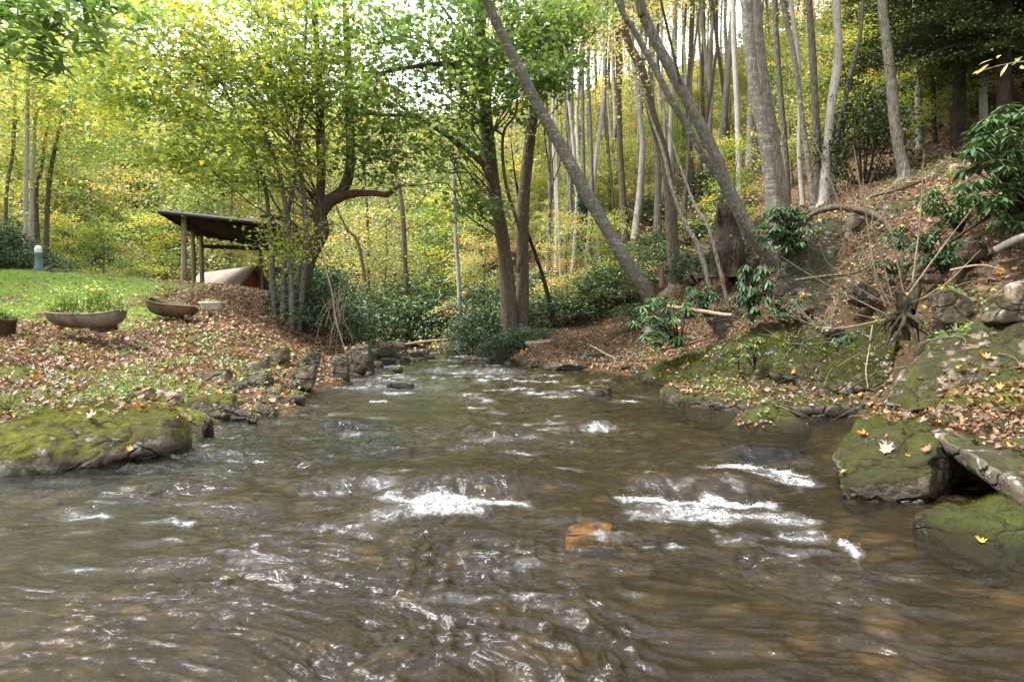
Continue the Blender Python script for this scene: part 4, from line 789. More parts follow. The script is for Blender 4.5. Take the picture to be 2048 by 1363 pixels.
# yellow understorey
lab_u = 'low yellow green tree of the understorey across the far hillside'
for q in range(58):
    Y = g.uniform(28, 70) ; px = g.uniform(1060, 2200)
    if px < 1560 and Y < 40: Y += 22
    if Y < 30 and px > 1500: Y += 8
    put(under, q, X_at(px, Y), Y, g.uniform(.7, 1.35), lab_u, 'understorey of the far hillside')
for q in range(52):
    Y = g.uniform(39, 66); px = g.uniform(-200, 1050)
    put(under, q, X_at(px, Y), Y, g.uniform(.9, 1.7), 'bushy yellow green tree in the wood behind the shed and the creek bend', 'bushy trees behind the shed')
for (px, Y, s, i, lab) in [(770, 33, 1.0, 0, 'golden leafed bushy tree right behind the far creek bend'), (690, 36, 1.0, 1, 'yellow bushy tree right of the twisted tree beyond the bend'), (900, 31, .9, 2, 'bright yellow green tree left of the twin trunks'), (850, 37, 1.2, 4, 'tall bushy tree over the dark thicket in the centre'),
                           (960, 27, .65, 0, 'small yellow tree just left of the twin trunks'), (300, 36, .9, 3, 'low spreading green tree behind the left lawn'), (200, 33, .8, 2, 'green spreading tree between the birches and the shed'), (120, 34, .9, 3, 'bushy tree directly right of the pale birches'),
                           (260, 31, .5, 1, 'low orange tinged tree left of the shed'), (470, 44, 1.0, 4, 'yellow tree seen through the open shed'), (-20, 33, .9, 2, 'green bushy tree at the far left edge'), (560, 40, 1.0, 0, 'yellow tree beyond the small red barn'), (1210, 24, .5, 3, 'small light green tree right of the leaning tree foot'), (1130, 24, .55, 1, 'small yellow green tree right behind the slim sapling'),
                           (1450, 23, .5, 3, 'small yellow green tree behind the dark rotten stump')]:
    put(under, i, X_at(px, Y), Y, s, lab)
for q in range(26):
    Y = g.uniform(24, 36); px = g.uniform(1540, 2250)
    put(under, q, X_at(px, Y), Y, g.uniform(.6, 1.0), lab_u, 'understorey of the far hillside')
for q in range(52):
    Y = g.uniform(42, 90); px = g.uniform(-350, 1050)
    put(broad, q, X_at(px, Y), Y, g.uniform(.75, 1.15) if px < 700 or px > 950 else g.uniform(.7, .95), 'full crowned tree of the light wood on the far valley side', 'broad trees of the far valley side')
for q in range(20):
    Y = g.uniform(29, 55); px = g.uniform(1110, 1560)
    put(tall, q, X_at(px, Y), Y, (*[g.uniform(.42, .62)] * 2, g.uniform(.8, 1.0)), 'tall pale slender trunk standing on the far hillside beyond the creek', 'slender trees of the far hillside', tl=(g.normal(0, .04), g.normal(0, .05)))
for q, (x_, y_) in enumerate([(-17, 6), (-22, 13), (-20, 20), (-25, 25), (-15, -3), (-28, 8), (-27, 32), (-12, -9), (8, -8), (14, 4), (12, -2), (0, -14), (19, 12)]):  # unseen trees added around the clearing to cut sky glare on the water
    put(broad, q, x_, y_, 1.0, 'unseen broad tree added around the creek clearing beyond the picture edge', 'added unseen trees around the clearing')
for q in range(18):
    put(under, q, X_at(g.uniform(1740, 2150), 22), g.uniform(19.5, 24.5), g.uniform(.4, .62), lab_u, 'understorey of the far hillside')
for q in range(16):
    Y = g.uniform(36, 48); put(under, q, X_at(g.uniform(1080, 1560), Y), Y, g.uniform(.5, .75), lab_u, 'understorey of the far hillside')
for q in range(26):
    Y = g.uniform(56, 88); put(under, q, X_at(g.uniform(1060, 1520), Y), Y, g.uniform(1.1, 1.7), lab_u, 'understorey of the far hillside')
# dark evergreen thicket either side of the bend
for q, (px, Y, s, i, lab) in enumerate([(590, 21.2, (.75, .8, .55), 0, 'dark green bush under the twisted tree beside the leafy slope'), (610, 20, (.9, .9, .8), 2, 'dark bush hanging over the creek below the twisted tree'), (640, 21.5, (1, 1, 1.05), 1, 'broad leaved dark bush right of the twisted tree foot'),
        (690, 23.5, (1.1, 1.1, 1.2), 3, 'big dark rhododendron over the far creek bend'), (740, 29, (1.4, 1.3, 1.5), 1, 'large dark rhododendron left of centre behind the brown boulder'), (800, 31.5, (1.6, 1.4, 1.6), 0, 'wide dark thicket bush in the centre of the far bank'),
        (850, 30, (1.3, 1.2, 1.35), 3, 'dark rhododendron right of the central thicket bush'), (890, 31, (1.3, 1.2, 1.2), 2, 'dark bush left of the slim white trunk'), (965, 24.5, (1.05, 1, 1.15), 1, 'dark green bush left of the twin trunks at the waterside'), (990, 23.2, (.9, .9, .8), 2, 'dark green bush at the foot of the twin trunks'),
        (1070, 23.4, (.8, .8, .6), 1, 'low rhododendron just right of the twin trunks'), (1120, 24, (1.1, 1, .7), 3, 'rhododendron on top of the shaded ledge'), (1190, 24, (1.1, 1, .7), 1, 'silvery green rhododendron left of the leaning tree foot'), (1250, 24, (1.2, 1, .75), 3, 'silvery green rhododendron behind the leaning tree foot'),
        (1330, 24, (1, 1, .7), 1, 'rhododendron between the leaning tree and the ragged trunk'), (1400, 20.5, (.8, .8, .6), 3, 'dark rhododendron in front of the ragged trunk'), (1460, 18.5, (.7, .7, .55), 1, 'low rhododendron below the rotten stump'), (1290, 19.5, (.7, .6, .5), 3, 'low dark bush at the foot of the leaning tree'),
        (20, 26.5, (1.0, 1, 1.1), 1, 'dark rhododendron at the left edge of the lawn'), (90, 28.5, (1.2, 1, 1.1), 3, 'dark rhododendron below the pale birches'), (-60, 27, (1.2, 1, 1.4), 0, 'dark evergreen bush at the far left behind the lawn'), (150, 30, (1, .9, .8), 2, 'low dark bush behind the lamp bollard'),
        (215, 30, (1.2, .9, .8), 1, 'dark low bush behind the end of the lawn'), (660, 26, (1.2, 1.1, 1.3), 2, 'dark bush behind the twisted tree near the bend'), (1000, 21.6, (.55, .5, .5), 1, 'small rhododendron in front of the left twin trunk'), (1052, 21.9, (.55, .5, .45), 3, 'small rhododendron in front of the right twin trunk'), (945, 22.8, (.8, .7, .8), 2, 'leafy bush at the water left of the twin trunks'), (920, 36, (1.5, 1.4, 1.5), 0, 'dark bush deep in the wood above the bend')]):
    Xp = X_at(px, Y); put(shrub, i, Xp, Y, s, lab, sink=.15)
for q, (px, Y, s) in enumerate([(1160, 27, .8), (1230, 28, .9), (1300, 29, .8), (1380, 27, .8), (1450, 27, .9), (1200, 33, 1), (1300, 35, .9), (1420, 33, .9), (1100, 31, 1), (1050, 34, 1.1), (1000, 37, 1.2)]):
    put(shrub, 1 + 2 * (q % 2), X_at(px, Y), Y, (s * 1.3, s * 1.2, s * .7), 'low rhododendron on the forest floor between the pale trunks', 'rhododendrons of the hillside floor')
# hemlocks, upper right
for q, (px, Y, s, lab) in enumerate([(1905, 18.5, .95, 'dark hemlock with reddish trunk on the right ridge'), (1990, 16.5, .85, 'dark hemlock hanging over the right rhododendron'), (1800, 24, .9, 'dark hemlock behind the stout brown trunk'), (2120, 17, 1., 'dark hemlock beyond the right picture edge'), (2040, 22, 1.0, 'dark hemlock standing behind the other hemlocks')]):
    put(heml, q, X_at(px, Y), Y, s, lab)
for q, (px, Y, s, lab) in enumerate([(1722, 18.2, .30, 'small dark bushy hemlock left of the stout brown trunk')]):
    put(shrub, 4, X_at(px, Y), Y, (1.0, .9, 1.35), lab)

# ------------------------------------------------------------------ named plants of the right bank
def whorl_plant(name, label, cat, base, tips, size=.16, n=9, droop=.25, mat='leaf_rhodo', rstem=.012, t0=.55):
    o = thing(name, label, cat, base); s = Acc(); l = Acc(); base = np.array(base)
    for tp in tips:
        tp = np.array(tp); mid = base * .4 + tp * .6 + np.array([0, 0, .08]) + rng.normal(0, .03, 3); tube(s, [base - [0, 0, .05], mid, tp], [rstem, rstem * .7, rstem * .4], 5, 3)
        for lv in range(2):
            yaw = np.linspace(0, 6.28, n, endpoint=False) + rng.uniform(0, 1) + lv; c = tp - [0, 0, .03 * lv]
            d = np.stack([np.cos(yaw), np.sin(yaw)], 1); nr = np.c_[d * droop * 1.2, np.ones(n)]
            scatter(l, RHODO, np.tile(c, (n, 1)) + np.c_[d * .01, np.zeros(n)], size * rng.uniform(.75, 1.15, n), np.clip(t0 + rng.normal(0, .15, n), 0, 1), .18, nr, yaw, -droop)
    s.build('stem', M['bark_dark'], o, base); l.build('foliage', M[mat], o, base, smooth=False); return o
def region_tips(n, px, py, rx, ry, Y, dY, seed):
    gg = np.random.default_rng(seed); out = []
    while len(out) < n:
        a, b = gg.uniform(-1, 1, 2)
        if a * a + b * b < 1: out.append(W(px + a * rx, py + b * ry, Y + gg.uniform(-dY, dY)))
    return out
def rp_(label, n, px, py, rx, ry, Y, dY, seed, basepx, **kw): return whorl_plant('rhododendron', label, 'shrub', np.array([basepx[0] * 0 + W(basepx[0], basepx[1], basepx[2])[0], basepx[2], W(*basepx)[2]]), region_tips(n, px, py, rx, ry, Y, dY, seed), **kw)
rp_('large rhododendron with long drooping leaves at the right edge', 150, 2040, 330, 120, 125, 9.3, .9, 1, (2100, 470, 9.6), size=.2)
rp_('low rhododendron on the slope below the large right one', 46, 1905, 410, 70, 40, 11.0, .5, 2, (1920, 460, 11.2), size=.15)
rp_('small rhododendron sprigs lying left of the upper slope rocks', 20, 1840, 470, 70, 25, 11.0, .4, 12, (1860, 505, 11.0), size=.13)
rp_('bushy rhododendron growing on top of the lichen boulder', 60, 1570, 455, 55, 50, 14.0, .4, 3, (1590, 500, 14.6), size=.17)
rp_('rhododendron hanging in front of the dark ledge', 30, 1508, 575, 32, 55, 13.2, .3, 4, (1520, 520, 13.9), size=.2, droop=.6, t0=.5)
rp_('pale green rhododendron at the waterline left of the right bank', 44, 1330, 640, 65, 50, 14.5, .7, 5, (1360, 690, 15.2), size=.2, t0=.6)
rp_('small rhododendron seedling on the dark ledge face', 9, 1508, 690, 30, 22, 11.9, .15, 6, (1510, 735, 12.0), size=.13, t0=.7)
rp_('spindly rhododendron left of the fallen branch', 20, 1400, 590, 35, 25, 15.5, .4, 7, (1410, 630, 15.8), size=.17)
rp_('tiny rhododendron sprig on the mossy apron', 3, 1472, 716, 8, 6, 12.1, .05, 8, (1478, 735, 12.2), size=.1, t0=.8)
rp_('rhododendron clump right of the stump with shoots', 26, 1880, 500, 60, 30, 9.6, .3, 9, (1890, 545, 9.6), size=.12)
# stump with shoots
stc = W(1808, 620, 9.0); stc[2] = max(Hs(stc[0], stc[1]), stc[2] - .1)
st = thing('stump', 'knotty dark stump with long bare shoots on the right bank', 'stump', stc); a = Acc()
tube(a, [stc - [0, 0, .3], stc - [0, 0, .05], W(1806, 608, 9), W(1800, 590, 9), W(1792, 580, 9)], [.12, .11, .12, .085, .05], 16, 6, .9, seed=8)
tube(a, [W(1815, 620, 9), W(1828, 590, 9.05), W(1832, 560, 9.1)], [.09, .07, .05], 12, 5, .9, seed=18)
gs = np.random.default_rng(88)
for q in range(15):
    a0 = gs.uniform(0, 6.28); ln = gs.uniform(.22, .5); d_ = np.array([math.cos(a0), math.sin(a0) * .6 - .35, -.5]); c0 = stc + [0, 0, gs.uniform(-.05, .1)]
    tube(a, [c0, c0 + d_ * ln * .5 + gs.normal(0, .04, 3), c0 + d_ * ln + gs.normal(0, .06, 3) - [0, 0, .12]], [gs.uniform(.03, .055), .025, .008], 7, 4, .5)
a.build('stump_wood', M['bark_dark'], st, stc)
for q, (L, r0) in enumerate([([(1771, 612), (1738, 525), (1697, 455), (1668, 380), (1645, 318), (1618, 260)], 4.5), ([(1780, 612), (1751, 546), (1734, 442), (1722, 380), (1707, 292)], 4.5), ([(1825, 565), (1838, 463), (1844, 380), (1848, 300)], 4), ([(1771, 628), (1689, 587), (1614, 546), (1562, 512)], 3),
        ([(1780, 637), (1668, 657), (1614, 645), (1573, 628)], 3), ([(1800, 612), (1862, 525), (1925, 442), (1960, 400)], 3), ([(1785, 600), (1760, 500), (1745, 430), (1800, 350)], 3), ([(1790, 600), (1720, 560), (1660, 530), (1640, 490)], 2.5), ([(1785, 610), (1740, 590), (1700, 560), (1690, 520)], 2.5),
        ([(1810, 600), (1790, 500), (1775, 430), (1740, 400)], 3), ([(1738, 458), (1770, 425), (1790, 380)], 2), ([(1734, 442), (1680, 405), (1650, 350)], 2), ([(1838, 600), (1900, 560), (1960, 500)], 2.5), ([(1765, 640), (1700, 625), (1640, 605)], 2)]):
    s = Acc(); tube(s, pp(L, 9.0, 8.6), rw(np.linspace(r0, 1.0, len(L)), 9.0), 6, 4, .1); s.build('shoot', M['twig'], st, stc)
for (px, py, Y, n_, hgt, lab, sd_) in [(1725, 600, 11.4, 26, 1.1, 'bare brown twiggy bush left of the stump with shoots', 1), (1650, 640, 12.2, 22, .8, 'bare twiggy bush at the foot of the lichen boulder', 2), (1890, 600, 9.4, 24, .8, 'bare twiggy bush right of the stump with shoots', 3), (1600, 690, 12.4, 18, .6, 'small bare twiggy bush on the middle ledge', 4), (1980, 480, 9.9, 22, .8, 'bare twiggy bush below the large right rhododendron', 5), (1720, 420, 15.4, 24, 1.1, 'bare twiggy bush behind the arching root', 6), (1290, 640, 18.6, 20, .8, 'bare twiggy bush left of the leaning tree foot', 7)]:
    gb = np.random.default_rng(sd_ + 900); b0 = W(px, py, Y); b0[2] = Hs(b0[0], b0[1]); a = Acc()
    for q in range(n_):
        d_ = np.array([gb.normal(0, .6), gb.normal(0, .4), gb.uniform(.3, 1)]) * hgt; e_ = b0 + d_; m_ = b0 + d_ * .5 + gb.normal(0, .07, 3); r_ = gb.uniform(.003, .007); tube(a, [b0 + gb.normal(0, .05, 3) - [0, 0, .05], m_, e_], [r_, r_ * .7, .0015], 4, 3)
        for k_ in range(3): f_ = gb.uniform(.4, .9); p_ = b0 + d_ * f_; tube(a, [p_, p_ + gb.normal(0, .14, 3) * hgt + [0, 0, .06]], [.003, .001], 4, 1)
    tag(a.build('bare_bush', M['bark_red' if sd_ % 2 else 'twig'], None, b0), lab, 'bush')
whorl_plant('fern', 'low dark green fern clump on the mossy ledge below the stump', 'fern', W(1690, 690, 10.9), region_tips(9, 1690, 680, 30, 16, 10.8, .2, 71), size=.11, t0=.4)
whorl_plant('fern', 'low green sprigs between the lichen boulder and the middle ledge', 'fern', W(1560, 620, 13), region_tips(16, 1565, 612, 50, 22, 12.9, .3, 72), size=.13, t0=.4)
whorl_plant('fern', 'low green sprigs on the slope right of the lichen boulder', 'fern', W(1790, 545, 11.6), region_tips(20, 1790, 535, 55, 26, 11.4, .3, 73), size=.12, t0=.4)
# arching root
a = Acc(); tube(a, pp([(1605, 450), (1625, 428), (1665, 415), (1710, 418), (1750, 430), (1775, 450), (1790, 475), (1810, 490)], 14.2, 12.8), rw([9, 11, 13, 13, 12, 11, 9, 6], 14), 12, 6, .35, seed=4)
tube(a, pp([(1700, 418), (1760, 440), (1800, 480), (1835, 478)], 14.0, 13.0), rw([12, 11, 9, 5], 14), 8, 4, .3)
b0 = W(1700, 440, 14); tag(a.build('arched_root', M['bark_rough'], None, b0), 'thick grey root arching over the lichen boulder', 'root')
# rotten stump
c = W(1456, 515, 17.2); a = Acc(); tube(a, [c - [0, 0, .5], c, W(1452, 470, 17.3), W(1450, 430, 17.3), W(1445, 405, 17.3)], list(rw([66, 56, 50, 42, 22], 17.2)), 24, 6, 1.1, seed=9, flute=.5)
for q in range(9): tube(a, [c + [(q - 4) * .075, (q % 3 - 1) * .12, .9], W(1456, 515, 17.2) + [(q - 4) * .07, (q % 3 - 1) * .12, 1.25 + .22 * ((q * 7) % 5) / 4]], [.07, .008], 5, 2, .4)
M['rotten'] = bark('rotten_black_wood', (.012, .009, .007), (.045, .03, .022), .0, bs=1)
tag(a.build('rotten_stump', M['rotten'], None, c), 'dark rotten broken stump behind the forked leaning tree', 'stump')
for (L, Y, wp, mt, lab) in [([(1322, 575), (1324, 550), (1320, 528)], 17.5, [10, 9, 3], 'bark_red', 'short broken orange snag between the leaning tree and ragged trunk'), ([(1446, 570), (1447, 555), (1444, 540)], 15.2, [10, 8, 3], 'bark_red', 'small splintered snag right of the hanging rhododendron'),]:
    c = W(*L[0], Y); a = Acc(); tube(a, pp(L, Y), rw(wp, Y), 8, 4, .4); tag(a.build('snag', M[mt], None, c), lab, 'snag')
for (L, Y0, Y1, wp, mt, lab) in [([(1335, 612), (1390, 620), (1440, 628), (1465, 630)], 15.5, 14.4, [7, 8, 8, 6], 'twig', 'pale fallen branch pointing right from the leaning tree foot'),
        ([(1590, 560), (1650, 552), (1710, 545), (1760, 520)], 12.8, 11.8, [5, 6, 5, 3], 'bark_rough', 'brown fallen branch along the base of the lichen boulder'),
        ([(1850, 520), (1920, 470), (1990, 425), (2060, 380)], 9.8, 9.4, [5, 6, 6, 5], 'bark_dark', 'dark slanted branch below the right rhododendron'),
        ([(1990, 500), (2030, 480), (2070, 465)], 8.6, 8.3, [13, 14, 13], 'bark_pale', 'short pale log at the right edge on the leafy slope'),
        ([(1745, 650), (1738, 700), (1732, 740), (1736, 775)], 9.2, 9.0, [3, 3, 3, 2], 'twig', 'thin grey vine hanging down the mossy ledge'),
        ([(1850, 360), (1800, 378), (1740, 395)], 14.5, 15, [5, 5, 3], 'bark_dark', 'thin dark branch lying high on the leafy slope'),
        ([(1905, 310), (1960, 318), (2000, 300)], 14.6, 14.6, [10, 9, 6], 'bark_dark', 'dark curved log by the hemlock foot on the ridge'),
        ([(800, 690), (860, 682), (920, 679), (990, 672)], 24, 26, [6, 6, 5, 3], 'twig', 'drift log lying at the back of the far creek bend'),
        ([(1180, 690), (1240, 720), (1275, 735)], 18.5, 17, [3, 3, 2], 'twig', 'thin stick on the leafy gravel bar'), ([(1320, 700), (1380, 688), (1430, 672)], 14.4, 14.0, [3, 3, 2], 'bark_dark', 'dark stick leaning on the leafy bank left of the seedling'),
        ([(1900, 540), (1960, 530), (2010, 540)], 8.7, 8.4, [4, 4, 3], 'twig', 'brown stick above the tilted mossy slab')]:
    P = pp(L, Y0, Y1)
    if not (len(L) == 4 and L[0][0] == 1745): 
        hh = H(P[:, 0], P[:, 1]); P[:, 2] = np.maximum(P[:, 2], hh + .02)
    c = P[0]; a = Acc(); tube(a, P, rw(wp, Y0), 8, 5, .25); tag(a.build('branch' if 'vine' not in lab else 'vine', M[mt], None, c), lab, 'branch' if 'vine' not in lab else 'vine')
# bare vine tangle left of the creek bend, slim white trunk, ivy trunk
a = Acc(); gg = np.random.default_rng(5); b0 = W(665, 690, 18.3)
for q in range(15):
    p0 = W(gg.uniform(640, 700), gg.uniform(560, 600), 18.4 + gg.uniform(-.3, .3)); p2 = W(gg.uniform(625, 720), gg.uniform(650, 715), 18.2 + gg.uniform(-.3, .3)); tube(a, [p0, p0 * .5 + p2 * .5 + gg.normal(0, .15, 3), p2], [.006, .006, .003], 4, 4)
tube(a, pp([(640, 480), (650, 530), (665, 590), (672, 640), (690, 700)], 18.6, 18.2), [.02] * 5, 5, 4)
tag(a.build('vine_tangle', M['twig'], None, b0), 'tangle of bare hanging twigs below the twisted tree', 'vines')
hero('slim pale straight trunk in front of the dark thicket right of centre', [(920, 690), (920, 620), (916, 540), (912, 480), (908, 380), (905, 300)], [12, 11, 11, 10, 9, 7], 25, 25, 'bark_pale', ell(12, W(905, 380, 25), (2.2, 1.2, 2.0), 71), 'leaf_yellow', cnt=50, top=2)
for (L, wp, Y, lab) in [([(745, 530), (720, 500), (695, 460), (680, 430)], [8, 8, 7, 5], 30, 'thin dark trunk leaning left beyond the bend'), ([(815, 505), (806, 440), (795, 360), (775, 300)], [12, 11, 9, 6], 31, 'dark leaning trunk behind the end of the bare limb'), ([(738, 500), (735, 440), (730, 370)], [7, 7, 5], 33, 'thin pale trunk between the two dark leaning trunks')]:
    hero(lab, L, wp, Y, Y, 'bark_rough' if 'dark' in lab else 'bark_pale', ell(10, W(L[-1][0], L[-1][1] - 60, Y), (2, 1.5, 1.6), 80), 'leaf_yellow', cnt=50, top=2)
iv = hero('trunk wrapped in dark green ivy beyond the leaning tree', [(1170, 560), (1170, 480), (1168, 400), (1166, 300), (1165, 150)], [12, 11, 11, 10, 8], 30, 30, 'bark_grey', ell(14, W(1165, 60, 30), (2, 1.5, 2.6), 82), 'leaf_yellow', cnt=50)
a = Acc(); zc = np.linspace(380, 560, 60); cc = np.array([W(1169, y_, 30) for y_ in zc]); blob(a, LEAF, cc, 60, .16, .1, .10, .4, .2, .9); a.build('ivy', M['leaf_dark'], iv, iv.location, smooth=False)

# ------------------------------------------------------------------ shed, barn, tubs, lamp
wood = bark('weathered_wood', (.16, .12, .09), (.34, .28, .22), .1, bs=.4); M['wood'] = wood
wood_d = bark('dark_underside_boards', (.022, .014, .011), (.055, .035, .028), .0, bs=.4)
k = NT('shed_roof_metal'); pq = k.obj(); wv = k.math('SINE', k.math('MULTIPLY', k.N('SeparateXYZ').outputs[0], 1)); M['roofm'] = k.fin(k.mix(k.noise(pq, 3, 4), (.05, .042, .042), (.11, .095, .09)), .55, None, .4, Metallic=.3)
def rust():
    k = NT('rusty_roof_metal'); p = k.obj(); n_ = k.noise(k.map(p, (.6, .6, 1)), 1.6, 6, .7); st_ = k.noise(k.map(p, (6, .3, .3)), 2.0, 4, .6)
    c = k.ramp(k.math('ADD', k.math('MULTIPLY', n_, .5), k.math('MULTIPLY', st_, .5)), [(.3, (.25, .16, .13)), (.48, (.36, .27, .23)), (.62, (.46, .39, .34))]); return k.fin(c, .65, None, .3, Metallic=.2)
M['rust'] = rust()
def slab4(acc, A, B, C, D, th):
    """sheet with corners A,B,C,D (top), thickness th downwards"""
    v = np.array([A, B, C, D], float); n_ = np.cross(v[1] - v[0], v[3] - v[0]); n_ /= np.linalg.norm(n_); n_ = n_ if n_[2] > 0 else -n_; v2 = v - n_ * th
    acc.add(np.vstack([v, v2]), [[0, 1, 2, 3], [7, 6, 5, 4], [0, 4, 5, 1], [1, 5, 6, 2], [2, 6, 7, 3], [3, 7, 4, 0]])
A_, B_ = W(315, 419, 25.2), W(560, 446, 27.5)            # high front eave, left and right
Cc, Dd = W(575, 500, 33.0), W(392, 466, 31.5)            # low back eave
bs = G(366, 569, 15, 30); bs[1] = 26; sh = thing('open_shed', 'open lean-to shed with a slanted dark roof on log posts', 'shed', (W(440, 570, 27)[0], 27, Hs(W(440, 570, 27)[0], 27)))
SL = np.array(sh.location)
a = Acc(); slab4(a, A_, B_, Cc, Dd, .04)
for q in range(24):     # corrugation ribs on the sheet
    u0 = (q + .5) / 24; p0 = A_ * (1 - u0) + B_ * u0 + [0, 0, .015]; p1 = Dd * (1 - u0) + Cc * u0 + [0, 0, .015]; tube(a, [p0, p1], [.02, .02], 5, 1)
a.build('roof', M['roofm'], sh, SL)
a = Acc(); slab4(a, A_ - [0, 0, .045], B_ - [0, 0, .045], Cc - [0, 0, .045], Dd - [0, 0, .045], .02); a.build('ceiling_boards', wood_d, sh, SL, smooth=False)  # full layer of dark boards added so the roof underside looks dark
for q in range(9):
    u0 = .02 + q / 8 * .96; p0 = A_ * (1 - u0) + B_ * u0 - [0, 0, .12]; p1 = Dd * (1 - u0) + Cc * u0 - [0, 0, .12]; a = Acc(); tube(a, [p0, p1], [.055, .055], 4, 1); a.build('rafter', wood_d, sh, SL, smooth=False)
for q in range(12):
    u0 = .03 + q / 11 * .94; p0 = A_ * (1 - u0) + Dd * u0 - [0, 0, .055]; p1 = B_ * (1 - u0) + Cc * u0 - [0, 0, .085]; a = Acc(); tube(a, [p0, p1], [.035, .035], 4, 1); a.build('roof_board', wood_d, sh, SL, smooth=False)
a = Acc(); tube(a, [A_ - [0, 0, .07], B_ - [0, 0, .07]], [.085, .085], 4, 1); a.build('fascia', M['roofm'], sh, SL, smooth=False)
for (xt, yt, xb, yb, Y, wpx) in [(368, 430, 365, 569, 26, 11), (385, 458, 386, 565, 29.5, 9), (402, 468, 402, 570, 31.0, 9), (540, 452, 541, 585, 27.3, 9), (520, 470, 521, 575, 32, 8)]:
    t_ = W(xt, yt, Y); b_ = W(xb, yb, Y); b_[2] = Hs(b_[0], b_[1]) - .2; a = Acc(); tube(a, [b_, (b_ + t_) / 2 + [.03, 0, 0], t_], rw([wpx * 1.1, wpx, wpx * .9], Y), 9, 4, .15, seed=q); a.build('post', wood, sh, SL)
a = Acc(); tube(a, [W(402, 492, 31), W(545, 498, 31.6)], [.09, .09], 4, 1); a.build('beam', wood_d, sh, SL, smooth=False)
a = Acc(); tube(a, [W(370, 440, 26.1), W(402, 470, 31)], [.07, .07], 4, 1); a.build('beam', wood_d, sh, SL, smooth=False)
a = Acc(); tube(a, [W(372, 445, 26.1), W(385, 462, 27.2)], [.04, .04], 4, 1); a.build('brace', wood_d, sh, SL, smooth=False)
# small barn below the crest: ridge (480-523, 531), gable to the right
br = [W(400, 546, 35), W(512, 531, 31.5)]; Rl, Rr = br
el, er = W(378, 600, 32.5), W(466, 584, 29)
dx = (er - Rr); el2 = Rl + dx; bk = np.array([-dx[0], -dx[1], dx[2]])
bl = np.array([Rr[0], Rr[1], 0]); bl[2] = Hs(bl[0], bl[1]); bn = thing('barn', 'small barn with a rusty red metal roof behind the crest', 'barn', bl)
a = Acc(); slab4(a, Rl, Rr, Rr + dx, Rl + dx, .03)
for q in range(18):
    u0 = q / 17; p0 = Rl * (1 - u0) + Rr * u0 + [0, 0, .012]; tube(a, [p0, p0 + dx], [.018, .018], 4, 1)
a.build('roof', M['rust'], bn, bl); a = Acc(); slab4(a, Rr, Rl, Rl + bk, Rr + bk, .03); a.build('roof', M['rust'], bn, bl)
kk = NT('red_barn_boards'); p_ = kk.obj(); M['barnred'] = kk.fin(kk.mix(kk.noise(kk.map(p_, (9, 9, .6)), 2, 4, .6), (.09, .022, .018), (.20, .06, .045)), .8, None, .2)
axis = (Rr - Rl); axis /= np.linalg.norm(axis); a = Acc(); g0 = Rr + dx * .9 - axis * .3; g1 = Rr + bk * .9 - axis * .3; top_ = Rr - axis * .3 - [0, 0, .06]; zb = bl[2] - .4
g0[2] -= .05; g1[2] -= .05
a.add([[*g0[:2], zb], [*g1[:2], zb], g1, top_, g0], [[0, 1, 2, 3, 4]])
fr = [Rr - axis * .3, Rl + axis * .3]
for sgn, e in ((0, dx * .9), (1, bk * .9)):
    q0, q1 = fr[0] + e, fr[1] + e; a.add([[*q0[:2], zb], [*q1[:2], zb], q1 - [0, 0, .05], q0 - [0, 0, .05]], [[0, 1, 2, 3]])
h0, h1 = fr[1] + dx * .9, fr[1] + bk * .9; a.add([[*h0[:2], zb], [*h1[:2], zb], h1, fr[1], h0], [[0, 1, 2, 3, 4]])
for q in range(14):
    u0 = q / 13; b_ = g0 * (1 - u0) + g1 * u0; zt = (g0[2] + (top_[2] - g0[2]) * (1 - abs(u0 - .5) * 2)) - .03; tube(a, [[b_[0], b_[1], zb], [b_[0], b_[1], zt]], [.018, .018], 4, 1)
a.build('wall', M['barnred'], bn, bl, smooth=False)
for e in (dx, bk):
    a = Acc(); tube(a, [Rr + axis * .03 + [0, 0, -.02], Rr + e + axis * .03 + [0, 0, -.02]], [.07, .07], 4, 1); a.build('rake_board', M['wood'], bn, bl, smooth=False)

